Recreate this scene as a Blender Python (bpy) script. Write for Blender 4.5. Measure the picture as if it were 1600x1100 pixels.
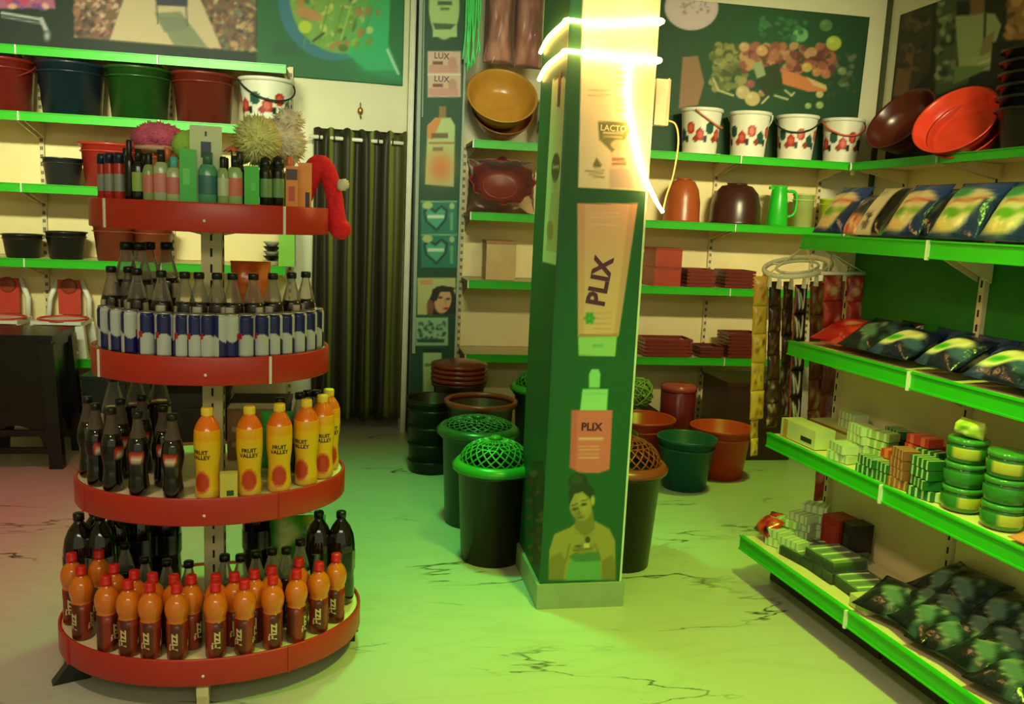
import bpy, bmesh, math, random
import numpy as np
from mathutils import Vector, Matrix
random.seed(7); rng = np.random.default_rng(7)
for o in list(bpy.data.objects): bpy.data.objects.remove(o, do_unlink=True)
SC = bpy.context.scene; COL = SC.collection
PI = math.pi; rad = math.radians
def lin(c): return tuple((x/255/12.92 if x/255 <= .04045 else ((x/255+.055)/1.055)**2.4) for x in c[:3])

# ---------------------------------------------------------------- camera
FPX, PSI, TH, RHO, EYE = 1350., rad(10.6), rad(8.8), rad(2.6), 1.5
Fv = Vector((math.sin(PSI)*math.cos(TH), math.cos(PSI)*math.cos(TH), -math.sin(TH)))
R0 = Vector((math.cos(PSI), -math.sin(PSI), 0)); U0 = R0.cross(Fv)
Rv = R0*math.cos(RHO)+U0*math.sin(RHO); Uv = -R0*math.sin(RHO)+U0*math.cos(RHO)
cd = bpy.data.cameras.new('camera'); cam = bpy.data.objects.new('camera', cd); COL.objects.link(cam)
cd.sensor_width = 36; cd.lens = FPX/1600*36; cd.clip_start = .05
cam.matrix_world = Matrix(((Rv.x, Uv.x, -Fv.x, 0), (Rv.y, Uv.y, -Fv.y, 0), (Rv.z, Uv.z, -Fv.z, EYE), (0, 0, 0, 1)))
SC.camera = cam
# ---------------------------------------------------------------- world, lights, exposure
SC.view_settings.view_transform = 'Standard'; SC.view_settings.look = 'None'
SC.view_settings.exposure = 0.0; SC.view_settings.gamma = 1.0; SC.view_settings.use_curve_mapping = False
W = bpy.data.worlds.new('world'); SC.world = W; W.use_nodes = True
W.node_tree.nodes['Background'].inputs[0].default_value = (.92, 1, .58, 1)
W.node_tree.nodes['Background'].inputs[1].default_value = .5
def area(name, loc, size, power, color, rot=(0, 0, 0), spread=180):
    d = bpy.data.lights.new(name, 'AREA'); d.shape = 'RECTANGLE'; d.size, d.size_y = size; d.energy = power; d.color = color
    d.spread = rad(spread)
    o = bpy.data.objects.new(name, d); COL.objects.link(o); o.location = loc; o.rotation_euler = rot; return o
def spot(name, loc, target, power, color, angle, blend=1., r=.12):
    d = bpy.data.lights.new(name, 'SPOT'); d.energy = power; d.color = color; d.spot_size = rad(angle); d.spot_blend = blend; d.shadow_soft_size = r
    o = bpy.data.objects.new(name, d); COL.objects.link(o); o.location = loc
    o.rotation_euler = (Vector(target)-Vector(loc)).to_track_quat('-Z', 'Y').to_euler(); return o
area('wall_fill_light', (-1.3, 1.6, 3.05), (1.0, .15), 17, (.93, 1, .62), (rad(76), 0, rad(4)), 48)  # added unseen fill aimed at the left back wall and its panels
area('wall_fill_light', (.3, 1.6, 3.05), (.6, .15), 6, (.93, 1, .66), (rad(76), 0, 0), 44)  # added unseen fill for the middle of the back wall
area('wall_fill_light', (2.2, 1.6, 3.05), (1.0, .15), 15, (1, .95, .52), (rad(75), 0, rad(-6)), 50)  # added unseen fill reaching in under the right back shelves
area('front_fill_light', (.2, -.9, 2.5), (2.6, .4), 12, (1, .93, .60), (rad(78), 0, 0), 120)  # unseen area lamp behind the camera, added as front fill
spot('green_downlight', (.2, 3.7, 3.1), (.25, 3.75, 0), 270, (.11, 1, .16), 68)
spot('lime_downlight', (1.15, 1.6, 3.1), (1.15, 2.35, 0), 420, (.48, 1, .04), 66)
spot('lime_downlight', (2.3, 4.4, 3.1), (2.2, 4.3, 0), 190, (.47, 1, .06), 56)
spot('pink_downlight', (-1.6, 3.7, 3.1), (-1.75, 3.9, 0), 170, (1, .07, .24), 56)
spot('warm_spot', (-1.0, 1.6, 3.1), (-1.1, 2.0, 0), 95, (1, .80, .60), 62)
spot('warm_spot', (-.6, 1.2, 3.1), (2.1, 2.4, .5), 130, (1, .78, .50), 34)  # unseen fill added to lift the right unit's lower back panel

# ---------------------------------------------------------------- photo <-> place helpers (authoring)
def ray(x, y): return Fv+Rv*((x-800)/FPX)-Uv*((y-550)/FPX)
EYEP = Vector((0, 0, EYE))
def atZ(x, y, z): d = ray(x, y); return EYEP+d*((z-EYE)/d.z)
def atY(x, y, Y): d = ray(x, y); return EYEP+d*(Y/d.y)
def atX(x, y, X): d = ray(x, y); return EYEP+d*(X/d.x)
def pix(p):
    v = Vector(p)-EYEP; w = v.dot(Fv); return (800+FPX*v.dot(Rv)/w, 550-FPX*v.dot(Uv)/w)

# ---------------------------------------------------------------- materials
MATS = {}
def mat(name, c, rough=.5, metal=0, spec=.5, var=.08, vscale=12, emit=0, bump=0, coat=0):
    if name in MATS: return MATS[name]
    m = bpy.data.materials.new(name); m.use_nodes = True; nt = m.node_tree; b = nt.nodes['Principled BSDF']
    L = lin(c)
    b.inputs['Roughness'].default_value = rough; b.inputs['Metallic'].default_value = metal; b.inputs['Specular IOR Level'].default_value = spec
    b.inputs['Coat Weight'].default_value = coat
    n = nt.nodes.new('ShaderNodeTexNoise'); n.inputs['Scale'].default_value = vscale; n.inputs['Detail'].default_value = 3
    tc = nt.nodes.new('ShaderNodeTexCoord'); nt.links.new(tc.outputs['Object'], n.inputs['Vector'])
    r = nt.nodes.new('ShaderNodeValToRGB'); r.color_ramp.elements[0].position = .3; r.color_ramp.elements[1].position = .7
    r.color_ramp.elements[0].color = (*[x*(1-var) for x in L], 1); r.color_ramp.elements[1].color = (*[min(1, x*(1+var)) for x in L], 1)
    nt.links.new(n.outputs['Fac'], r.inputs['Fac']); nt.links.new(r.outputs['Color'], b.inputs['Base Color'])
    if emit:
        b.inputs['Emission Color'].default_value = (*L, 1); b.inputs['Emission Strength'].default_value = emit
    if bump:
        bp = nt.nodes.new('ShaderNodeBump'); bp.inputs['Strength'].default_value = bump; bp.inputs['Distance'].default_value = .01
        nt.links.new(n.outputs['Fac'], bp.inputs['Height']); nt.links.new(bp.outputs['Normal'], b.inputs['Normal'])
    MATS[name] = m; return m
def cmat(c, rough=.4, **k): return mat('plastic_%d_%d_%d_%d' % (*c, int(rough*100)), c, rough, **k)
def printmat(name, rough=.4, bump=0):
    if name in MATS: return MATS[name]
    m = bpy.data.materials.new(name); m.use_nodes = True; nt = m.node_tree; b = nt.nodes['Principled BSDF']
    a = nt.nodes.new('ShaderNodeAttribute'); a.attribute_name = 'Col'; nt.links.new(a.outputs['Color'], b.inputs['Base Color'])
    b.inputs['Roughness'].default_value = rough
    if bump:
        n = nt.nodes.new('ShaderNodeTexNoise'); n.inputs['Scale'].default_value = 35; tc = nt.nodes.new('ShaderNodeTexCoord')
        nt.links.new(tc.outputs['Object'], n.inputs['Vector'])
        bp = nt.nodes.new('ShaderNodeBump'); bp.inputs['Strength'].default_value = bump; bp.inputs['Distance'].default_value = .01
        nt.links.new(n.outputs['Fac'], bp.inputs['Height']); nt.links.new(bp.outputs['Normal'], b.inputs['Normal'])
    MATS[name] = m; return m
def clearmat(name, c, opacity=.2, rough=.08):
    if name in MATS: return MATS[name]
    m = bpy.data.materials.new(name); m.use_nodes = True; nt = m.node_tree; nt.nodes.clear()
    out = nt.nodes.new('ShaderNodeOutputMaterial'); t = nt.nodes.new('ShaderNodeBsdfTransparent'); t.inputs[0].default_value = (*lin(c), 1)
    g = nt.nodes.new('ShaderNodeBsdfPrincipled'); g.inputs['Base Color'].default_value = (*lin(c), 1); g.inputs['Roughness'].default_value = rough
    fr = nt.nodes.new('ShaderNodeFresnel'); fr.inputs[0].default_value = 1.4
    ad = nt.nodes.new('ShaderNodeMath'); ad.inputs[1].default_value = opacity; nt.links.new(fr.outputs[0], ad.inputs[0])
    mx = nt.nodes.new('ShaderNodeMixShader'); nt.links.new(ad.outputs[0], mx.inputs[0]); nt.links.new(t.outputs[0], mx.inputs[1]); nt.links.new(g.outputs[0], mx.inputs[2])
    nt.links.new(mx.outputs[0], out.inputs[0]); MATS[name] = m; return m

GREEN = mat('green_shelf_paint', (50, 186, 28), .35, var=.04)
CREAM = mat('cream_shelf_metal', (222, 205, 158), .45, var=.05)
PANEL = mat('beige_back_panel', (238, 220, 162), .5, var=.06, vscale=3)
WHITE = mat('white_plastic', (232, 230, 215), .35)
BLACK = mat('black_plastic', (20, 20, 18), .3)
DARK = mat('dark_slot', (14, 13, 11), .8)
WALLP = mat('cream_wall_paint', (226, 222, 190), .75, var=.04, vscale=2.5)
REDF = mat('red_fascia_paint', (186, 44, 30), .35, var=.05)
CLEAR = clearmat('clear_plastic_film', (240, 240, 232), .0)
PETB = clearmat('clear_bottle_plastic', (230, 224, 212), .09)

# ---------------------------------------------------------------- mesh builder
class MB:
    def __init__(s): s.v = []; s.f = []; s.m = []; s.sm = []; s.c = []
    def add(s, vs, fs, m=0, smooth=False, M=None, cols=None):
        k = len(s.v); s.v += [tuple(M @ Vector(p)) if M is not None else tuple(p) for p in vs]
        s.f += [tuple(i+k for i in f) for f in fs]; s.m += [m]*len(fs); s.sm += [smooth]*len(fs)
        s.c += list(cols) if cols is not None else [(1, 1, 1)]*len(vs)
        return s
    def box(s, c, d, m=0, M=None, taper=1):
        x, y, z = d[0]/2, d[1]/2, d[2]/2; t = taper
        vs = [(-x, -y, -z), (x, -y, -z), (x, y, -z), (-x, y, -z), (-x*t, -y*t, z), (x*t, -y*t, z), (x*t, y*t, z), (-x*t, y*t, z)]
        vs = [(a+c[0], b+c[1], e+c[2]) for a, b, e in vs]
        return s.add(vs, [(0, 3, 2, 1), (4, 5, 6, 7), (0, 1, 5, 4), (1, 2, 6, 5), (2, 3, 7, 6), (3, 0, 4, 7)], m, M=M)
    def lathe(s, prof, n=24, m=0, smooth=True, M=None, cap0=True, cap1=True, a0=0, colf=None):
        vs = []; fs = []; cs = []
        for r, z in prof:
            for i in range(n):
                a = a0+2*PI*i/n; vs.append((r*math.sin(a), -r*math.cos(a), z))      # angle 0 looks along -Y
                if colf: cs.append(colf((a+PI) % (2*PI)-PI, z))
        for j in range(len(prof)-1):
            for i in range(n):
                i2 = (i+1) % n; fs.append((j*n+i, j*n+i2, (j+1)*n+i2, (j+1)*n+i))
        if cap0 and prof[0][0] > 1e-5: fs.append(tuple(reversed(range(n))))
        if cap1 and prof[-1][0] > 1e-5: fs.append(tuple(range((len(prof)-1)*n, len(prof)*n)))
        return s.add(vs, fs, m, smooth, M, cs if colf else None)
    def tube(s, pts, r, n=8, m=0, M=None, closed=False):
        pts = [Vector(p) for p in pts]; K = len(pts); vs = []; fs = []; up = None
        for i, p in enumerate(pts):
            a = pts[(i-1) % K] if closed or i > 0 else p; b = pts[(i+1) % K] if closed or i < K-1 else p
            t = (b-a).normalized()
            if up is None: up = t.orthogonal().normalized()
            up = (up-t*up.dot(t)).normalized(); w = t.cross(up); rr = r[i] if isinstance(r, (list, tuple)) else r
            for j in range(n): vs.append(p+up*(rr*math.cos(2*PI*j/n))+w*(rr*math.sin(2*PI*j/n)))
        for i in range(K if closed else K-1):
            for j in range(n):
                a, b = i*n, ((i+1) % K)*n; j2 = (j+1) % n; fs.append((a+j, a+j2, b+j2, b+j))
        if not closed: fs += [tuple(reversed(range(n))), tuple(range((K-1)*n, K*n))]
        return s.add(vs, fs, m, True, M)
    def prism(s, poly, z0, z1, m=0, M=None, smooth=False):
        n = len(poly); vs = [(x, y, z0) for x, y in poly]+[(x, y, z1) for x, y in poly]
        fs = [tuple(reversed(range(n))), tuple(range(n, 2*n))]+[(i, (i+1) % n, n+(i+1) % n, n+i) for i in range(n)]
        return s.add(vs, fs, m, smooth, M)
    def ball(s, c, r, m=0, nu=14, nv=9, M=None, jit=0):
        vs = []; fs = []; r = r if isinstance(r, (tuple, list)) else (r, r, r)
        for j in range(nv+1):
            a = PI*j/nv
            for i in range(nu):
                b = 2*PI*i/nu; k = 1+random.uniform(-jit, jit); vs.append((c[0]+r[0]*k*math.sin(a)*math.cos(b), c[1]+r[1]*k*math.sin(a)*math.sin(b), c[2]+r[2]*k*math.cos(a)))
        for j in range(nv):
            for i in range(nu):
                i2 = (i+1) % nu; fs.append((j*nu+i, (j+1)*nu+i, (j+1)*nu+i2, j*nu+i2))
        return s.add(vs, fs, m, True, M)
    def mesh(s, name, mats):
        me = bpy.data.meshes.new(name); me.from_pydata(s.v, [], s.f)
        for m in (mats if isinstance(mats, (list, tuple)) else [mats]): me.materials.append(m)
        me.polygons.foreach_set('material_index', s.m); me.polygons.foreach_set('use_smooth', s.sm)
        if any(c != (1, 1, 1) for c in s.c):
            at = me.color_attributes.new('Col', 'FLOAT_COLOR', 'POINT')
            at.data.foreach_set('color', np.array([(*lin(c), 1) for c in s.c], dtype=np.float32).ravel())
        me.validate(); me.update(); return me
def obj(name, me, parent=None, loc=(0, 0, 0), rot=(0, 0, 0), sc=(1, 1, 1)):
    o = bpy.data.objects.new(name, me); COL.objects.link(o); o.location = loc; o.rotation_euler = rot; o.scale = sc; o.parent = parent; return o
def tag(o, label, cat, group=None):
    o['label'] = label; o['category'] = cat
    if group: o['group'] = group
    return o
def thing(name, label, cat, group=None, loc=(0, 0, 0), rot=(0, 0, 0), sc=(1, 1, 1)):
    return tag(obj(name, None, None, loc, rot, sc), label, cat, group)
def struct(name, mb, mats, parent=None):
    o = obj(name, mb.mesh(name, mats), parent)
    if parent is None: o['kind'] = 'structure'
    return o
class Kind:            # a kind of thing: shared meshes for its parts, placed as often as needed
    def __init__(s): s.parts = []
    def part(s, name, mb, mats, under=None, label=None): s.parts.append((name, mb.mesh(name, mats), under, label)); return len(s.parts)-1
    def place(s, name, label, cat, group, loc, rz=0, sc=1, rot=None):
        t = thing(name, label, cat, group, loc, rot or (0, 0, rz), (sc,)*3 if not isinstance(sc, tuple) else sc); os = []
        for n, me, u, lb in s.parts:
            o = obj(n, me, os[u] if u is not None else t); os.append(o)
            if lb: o['label'] = lb
        return t
ORD = ['first', 'second', 'third', 'fourth', 'fifth', 'sixth', 'seventh', 'eighth', 'ninth', 'tenth', 'eleventh', 'twelfth', 'thirteenth', 'fourteenth', 'fifteenth', 'sixteenth', 'seventeenth', 'eighteenth', 'nineteenth', 'twentieth']
def nth(i, n, side='left'): return ORD[i]+' from '+side
TXT = {}
def text_geo(s, bold=0.):        # flat lettering as vertices and faces, height about 1, centred
    if (s, bold) in TXT: return TXT[(s, bold)]
    cu = bpy.data.curves.new('t', 'FONT'); cu.body = s; cu.align_x = 'CENTER'; cu.align_y = 'CENTER'; cu.resolution_u = 2; cu.offset = bold
    o = bpy.data.objects.new('t', cu); COL.objects.link(o); bpy.context.view_layer.update()
    me = bpy.data.meshes.new_from_object(o.evaluated_get(bpy.context.evaluated_depsgraph_get()))
    vs = [tuple(v.co) for v in me.vertices]; fs = [tuple(p.vertices) for p in me.polygons]
    bpy.data.objects.remove(o); bpy.data.curves.remove(cu); bpy.data.meshes.remove(me)
    TXT[(s, bold)] = (vs, fs); return vs, fs
def text_flat(mb, s, O, ux, uy, size, m=0, bold=0., sx=1.):
    vs, fs = text_geo(s, bold); O, ux, uy = Vector(O), Vector(ux).normalized(), Vector(uy).normalized()
    return mb.add([O+ux*(x*size*sx)+uy*(y*size) for x, y, z in vs], fs, m)
def text_round(mb, s, r, z, size, ang=0, vertical=False, m=0, bold=0.):
    vs, fs = text_geo(s, bold); out = []
    for x, y, _ in vs:
        if vertical: x, y = -y, x
        a = ang+x*size/r; out.append((r*math.sin(a), -r*math.cos(a), z+y*size))
    return mb.add(out, fs, m)

# ---------------------------------------------------------------- flat print: a fine grid of painted points
class Canvas:
    def __init__(s, nx, ny, corners=((0, 0), (1, 0), (0, 1), (1, 1)), base=(20, 90, 45)):
        s.nx, s.ny = nx, ny; u, v = np.meshgrid(np.linspace(0, 1, nx), np.linspace(0, 1, ny))
        c = [np.array(p, float) for p in corners]      # top-left, top-right, bottom-left, bottom-right in design units
        A = []; B = []
        for (a, b), (x, y) in zip(((0, 0), (1, 0), (0, 1), (1, 1)), c):
            A += [[a, b, 1, 0, 0, 0, -a*x, -b*x], [0, 0, 0, a, b, 1, -a*y, -b*y]]; B += [x, y]
        h = np.linalg.solve(np.array(A, float), np.array(B, float)); w = h[6]*u+h[7]*v+1
        s.X, s.Y = (h[0]*u+h[1]*v+h[2])/w, (h[3]*u+h[4]*v+h[5])/w; s.C = np.ones((ny, nx, 3))*np.array(base, float)
        s.unit = abs(c[1][0]-c[0][0])/nx
    def _mix(s, d, col, a):      # d: signed distance in design units, negative inside
        k = np.clip(.5-d/(s.unit*1.2), 0, 1)*a
        col = np.array(col, float); s.C = s.C*(1-k[..., None])+(col if col.ndim == 3 else col.reshape(1, 1, 3))*k[..., None]; return s
    def ell(s, x, y, rx, ry, col, a=1., ang=0.):
        ca, sa = math.cos(ang), math.sin(ang); dx, dy = s.X-x, s.Y-y; p, q = dx*ca+dy*sa, -dx*sa+dy*ca
        return s._mix((np.sqrt((p/rx)**2+(q/ry)**2)-1)*min(rx, ry), col, a)
    def glow(s, x, y, rx, ry, col, a=1.):
        k = np.exp(-((s.X-x)/rx)**2-((s.Y-y)/ry)**2)*a; s.C = s.C*(1-k[..., None])+np.array(col, float)*k[..., None]; return s
    def poly(s, pts, col, a=1.):
        n = len(pts); ins = np.zeros(s.X.shape, bool); d = np.full(s.X.shape, 1e9)
        for i in range(n):
            x0, y0 = pts[i]; x1, y1 = pts[(i+1) % n]
            t = np.clip(((s.X-x0)*(x1-x0)+(s.Y-y0)*(y1-y0))/((x1-x0)**2+(y1-y0)**2+1e-9), 0, 1)
            d = np.minimum(d, np.hypot(s.X-x0-t*(x1-x0), s.Y-y0-t*(y1-y0)))
            if y0 != y1: ins ^= ((y0 > s.Y) != (y1 > s.Y)) & (s.X < (x1-x0)*(s.Y-y0)/(y1-y0)+x0)
        return s._mix(np.where(ins, -d, d), col, a)
    def rect(s, x0, y0, x1, y1, col, a=1.): return s.poly([(x0, y0), (x1, y0), (x1, y1), (x0, y1)], col, a)
    def line(s, x0, y0, x1, y1, w, col, a=1.):
        t = np.clip(((s.X-x0)*(x1-x0)+(s.Y-y0)*(y1-y0))/((x1-x0)**2+(y1-y0)**2+1e-9), 0, 1)
        return s._mix(np.hypot(s.X-x0-t*(x1-x0), s.Y-y0-t*(y1-y0))-w/2, col, a)
    def speck(s, n, box, cols, r=(1, 3), clip=None, ang=None):
        for _ in range(n):
            x, y = random.uniform(box[0], box[2]), random.uniform(box[1], box[3])
            if clip and not clip(x, y): continue
            s.ell(x, y, random.uniform(*r), random.uniform(*r), random.choice(cols), .9, ang if ang is not None else random.uniform(0, 3))
        return s
    def noise(s, amt): s.C = np.clip(s.C*(1+rng.normal(0, amt, s.X.shape)[..., None]), 0, 255); return s
    def cols(s): return [tuple(c) for c in np.clip(s.C, 0, 255).reshape(-1, 3)]
    def onto(s, mb, fn, m=0, smooth=True):       # fn(u, v) -> point, v runs from the top down
        vs = [fn(i/(s.nx-1), j/(s.ny-1)) for j in range(s.ny) for i in range(s.nx)]
        fs = [((j+1)*s.nx+i, (j+1)*s.nx+i+1, j*s.nx+i+1, j*s.nx+i) for j in range(s.ny-1) for i in range(s.nx-1)]
        return mb.add(vs, fs, m, smooth, None, s.cols())
PRINT = printmat('printed_vinyl', .6); PRINTG = printmat('printed_glossy_film', .25, .15); PRINTM = printmat('printed_paper', .55)
# ================================================================ THE ROOM
XL, XR, YB, YF, ZC = -3.2, 3.8, 6.0, -1.6, 3.2
def floor_mat():
    m = bpy.data.materials.new('white_marble_tile'); m.use_nodes = True; nt = m.node_tree; N = nt.nodes; K = nt.links; b = N['Principled BSDF']
    tc = N.new('ShaderNodeTexCoord'); mp = N.new('ShaderNodeMapping'); mp.inputs['Scale'].default_value = (.5, 2.2, 1); mp.inputs['Rotation'].default_value = (0, 0, rad(-14))
    K.new(tc.outputs['Object'], mp.inputs['Vector'])
    def vein(scale, thr, dist):
        n = N.new('ShaderNodeTexNoise'); n.inputs['Scale'].default_value = scale; n.inputs['Detail'].default_value = 6; n.inputs['Roughness'].default_value = .55; n.inputs['Distortion'].default_value = dist
        K.new(mp.outputs[0], n.inputs['Vector'])
        a = N.new('ShaderNodeMath'); a.operation = 'SUBTRACT'; a.inputs[1].default_value = .5; K.new(n.outputs['Fac'], a.inputs[0])
        c = N.new('ShaderNodeMath'); c.operation = 'ABSOLUTE'; K.new(a.outputs[0], c.inputs[0])
        r = N.new('ShaderNodeMapRange'); r.inputs[1].default_value = 0; r.inputs[2].default_value = thr; r.inputs[3].default_value = 1; r.inputs[4].default_value = 0; K.new(c.outputs[0], r.inputs[0]); return r
    v = vein(.75, .0058, .25)
    g = N.new('ShaderNodeTexNoise'); g.inputs['Scale'].default_value = 1.6; K.new(tc.outputs['Object'], g.inputs['Vector'])
    gr = N.new('ShaderNodeMapRange'); gr.inputs[1].default_value = .50; gr.inputs[2].default_value = .60; K.new(g.outputs['Fac'], gr.inputs[0])
    mu = N.new('ShaderNodeMath'); mu.operation = 'MULTIPLY'; K.new(v.outputs[0], mu.inputs[0]); K.new(gr.outputs[0], mu.inputs[1])
    v2 = vein(2.3, .03, .2); mu2 = N.new('ShaderNodeMath'); mu2.operation = 'MULTIPLY'; mu2.inputs[1].default_value = .07; K.new(v2.outputs[0], mu2.inputs[0])
    mx = N.new('ShaderNodeMath'); mx.operation = 'MAXIMUM'; K.new(mu.outputs[0], mx.inputs[0]); K.new(mu2.outputs[0], mx.inputs[1])
    cr = N.new('ShaderNodeMix'); cr.data_type = 'RGBA'; K.new(mx.outputs[0], cr.inputs[0]); cr.inputs[6].default_value = (*lin((190, 188, 174)), 1); cr.inputs[7].default_value = (*lin((40, 38, 30)), 1)
    K.new(cr.outputs[2], b.inputs['Base Color']); b.inputs['Roughness'].default_value = .28; b.inputs['Specular IOR Level'].default_value = .3; return m
struct('floor', MB().box(((XL+XR)/2, (YB+YF)/2, -.05), (XR-XL+.4, YB-YF+1.6, .1)), floor_mat())
struct('ceiling', MB().box(((XL+XR)/2, (YB+YF)/2, ZC+.05), (XR-XL+.4, YB-YF+1.6, .1)), mat('ceiling_paint', (225, 220, 195), .8))
DX0, DX1, DZ = -.24, .33, 2.03
wb = MB().box(((XL+DX0)/2, YB+.1, ZC/2), (DX0-XL, .2, ZC)).box(((DX1+XR+.2)/2, YB+.1, ZC/2), (XR+.2-DX1, .2, ZC)).box(((DX0+DX1)/2, YB+.1, (ZC+DZ)/2), (DX1-DX0, .2, ZC-DZ))
struct('wall_back', wb, WALLP)
struct('wall_passage', MB().box(((DX0+DX1)/2, YB+.75, 1.05), (1.2, .05, 2.1)).box((DX0-.05, YB+.45, 1.05), (.05, .6, 2.1)).box((DX1+.05, YB+.45, 1.05), (.05, .6, 2.1)), mat('dark_passage', (60, 60, 45), .8))  # darkness behind the doorway put into the wall colour
struct('wall_right', MB().box((XR+.1, (YB+YF)/2, ZC/2), (.2, YB-YF, ZC)), WALLP)
struct('wall_left', MB().box((XL-.1, (YB+YF)/2, ZC/2), (.2, YB-YF, ZC)), WALLP)
struct('trim_1', MB().box((.352, 5.93, ZC/2), (.035, .14, ZC)).box((.352, 5.85, ZC/2), (.02, .03, ZC)), mat('white_trim', (226, 222, 198), .5))
struct('trim_2', MB().box((3.785, 5.985, ZC/2), (.03, .03, ZC)), mat('dark_corner_strip', (60, 70, 40), .6))  # dark strip along the corner of back and right wall

# ---------------------------------------------------------------- wall shelving
def lip_mesh(w, h=.052):
    b = MB().box((0, 0, -h/2), (w-.004, .016, h)).box((0, -.010, -.003), (w-.004, .006, .006)).box((0, -.010, -h+.003), (w-.004, .006, .006)); return b
def wall_bay(label, x0, x1, tops, ztop, yfront, yback, rot=0, origin=None, zb=.0, up_l=True, cap_col=WHITE):
    """one bay: slotted uprights, back panels, shelves with coloured lips, clips and brackets; local x along the wall, -y to the room"""
    t = thing('wall_shelf_bay', label, 'shelf', 'wall shelving bays', origin or (0, 0, 0), (0, 0, rot))
    w = x1-x0; xc = (x0+x1)/2; dp = yback-yfront
    z = zb; zs = sorted(list(tops))+[ztop]; zprev = .02
    for zt in zs:
        obj('back_panel', MB().box((xc, yback-.006, (zprev+zt)/2), (w-.03, .012, zt-zprev-.004)).mesh('back_panel', PANEL), t); zprev = zt
    for xx in ((x0, x1) if up_l else (x1,)):
        u = obj('upright', MB().box((xx, yback-.02, ztop/2), (.028, .03, ztop)).mesh('upright', CREAM), t)
        sl = MB(); zz = .1
        while zz < ztop-.05:
            sl.box((xx-.004, yback-.0362, zz), (.005, .003, .022)).box((xx+.005, yback-.0362, zz), (.005, .003, .022)); zz += .05
        q = obj('slot_row', sl.mesh('slot_row', DARK), u); q['kind'] = 'stuff'
    for zt in tops:
        s = obj('shelf', MB().box((xc, (yfront+yback)/2, zt-.012), (w-.006, dp-.03, .02)).mesh('shelf', CREAM), t)
        obj('lip', lip_mesh(w).mesh('lip', GREEN), s, (xc, yfront, zt+.004))
        obj('joint_clip', MB().box((x0+.004, yfront-.012, zt-.022), (.008, .012, .052)).mesh('joint_clip', cap_col), s)
        for xx in (x0+.02, x1-.02):
            obj('bracket', MB().add([(xx-.004, yback-.03, zt-.03), (xx-.004, yfront+.05, zt-.03), (xx-.004, yfront+.05, zt-.05), (xx-.004, yback-.03, zt-.12),
                                     (xx+.004, yback-.03, zt-.03), (xx+.004, yfront+.05, zt-.03), (xx+.004, yfront+.05, zt-.05), (xx+.004, yback-.03, zt-.12)],
                                    [(0, 1, 2, 3), (7, 6, 5, 4), (0, 4, 5, 1), (1, 5, 6, 2), (2, 6, 7, 3), (3, 7, 4, 0)]).mesh('bracket', CREAM), s)
    return t
YS = 5.6
LT = [2.35, 1.98, 1.57, 1.13, .525]; RT = [1.98, 1.525, 1.085, .595]
for i, (a, b, lb) in enumerate([(-2.68, -1.93, 'green lipped wall shelf bay at the left edge holding a red tub'),
                                (-1.93, -1.16, 'green lipped wall shelf bay behind the round stand holding blue and green tubs'),
                                (-1.16, -.42, 'green lipped wall shelf bay beside the curtain holding the floral bucket')]):
    wall_bay(lb, a, b, LT, 2.4, YS, YB, up_l=(i == 0))
for i, (a, b, lb) in enumerate([(.73, 1.64, 'green lipped wall shelf bay left of the green pillar holding a yellow basin'),
                                (1.64, 2.55, 'green lipped wall shelf bay right of the pillar below the vegetable poster'),
                                (2.55, 3.36, 'green lipped wall shelf bay next to the right corner holding floral buckets')]):
    wall_bay(lb, a, b, RT, 2.02, YS, YB, up_l=(i == 0))
# right wall bays: local x runs along +Y turned, -y local faces the room (-X)
for i, (a, b, lb) in enumerate([(-5.56, -4.66, 'right wall shelf bay nearest the corner holding two tilted basins'),
                                (-4.66, -3.76, 'right wall shelf bay holding the stacked black tubs'),
                                (-3.76, -2.86, 'right wall shelf bay at the right edge of the picture')]):
    wall_bay(lb, a, b, [1.975, 1.53, 1.09, .6], 2.0, 3.36, XR, rot=-PI/2, up_l=(i == 0))
tag(obj('corner_shelf', MB().prism([(3.368, 5.568), (3.79, 5.568), (3.79, 5.98), (3.368, 5.98)], 1.95, 1.97).prism([(3.368, 5.568), (3.388, 5.568), (3.388, 5.588), (3.368, 5.588)], 1.90, 1.95).mesh('corner_shelf', CREAM)), 'narrow cream filler shelf joining both walls in the corner', 'shelf')

# ---------------------------------------------------------------- banners and posters (flat print)
def wallpix(P, O=None): return [pix(p) for p in P]
def banner(name, label, cat, cv, TL, TR, BL, BR, thick, bulge=None, mat_=PRINT, n=(0, -1, 0)):
    TL, TR, BL, BR = map(Vector, (TL, TR, BL, BR)); n = Vector(n)
    def fn(u, v):
        p = TL*(1-u)*(1-v)+TR*u*(1-v)+BL*(1-u)*v+BR*u*v
        return p+n*(thick+(bulge(u, v) if bulge else 0))
    o = obj(name, cv.onto(MB(), fn).mesh(name, mat_)); md = o.modifiers.new('thickness', 'SOLIDIFY'); md.thickness = .002; md.offset = -1
    return tag(o, label, cat)
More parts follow.
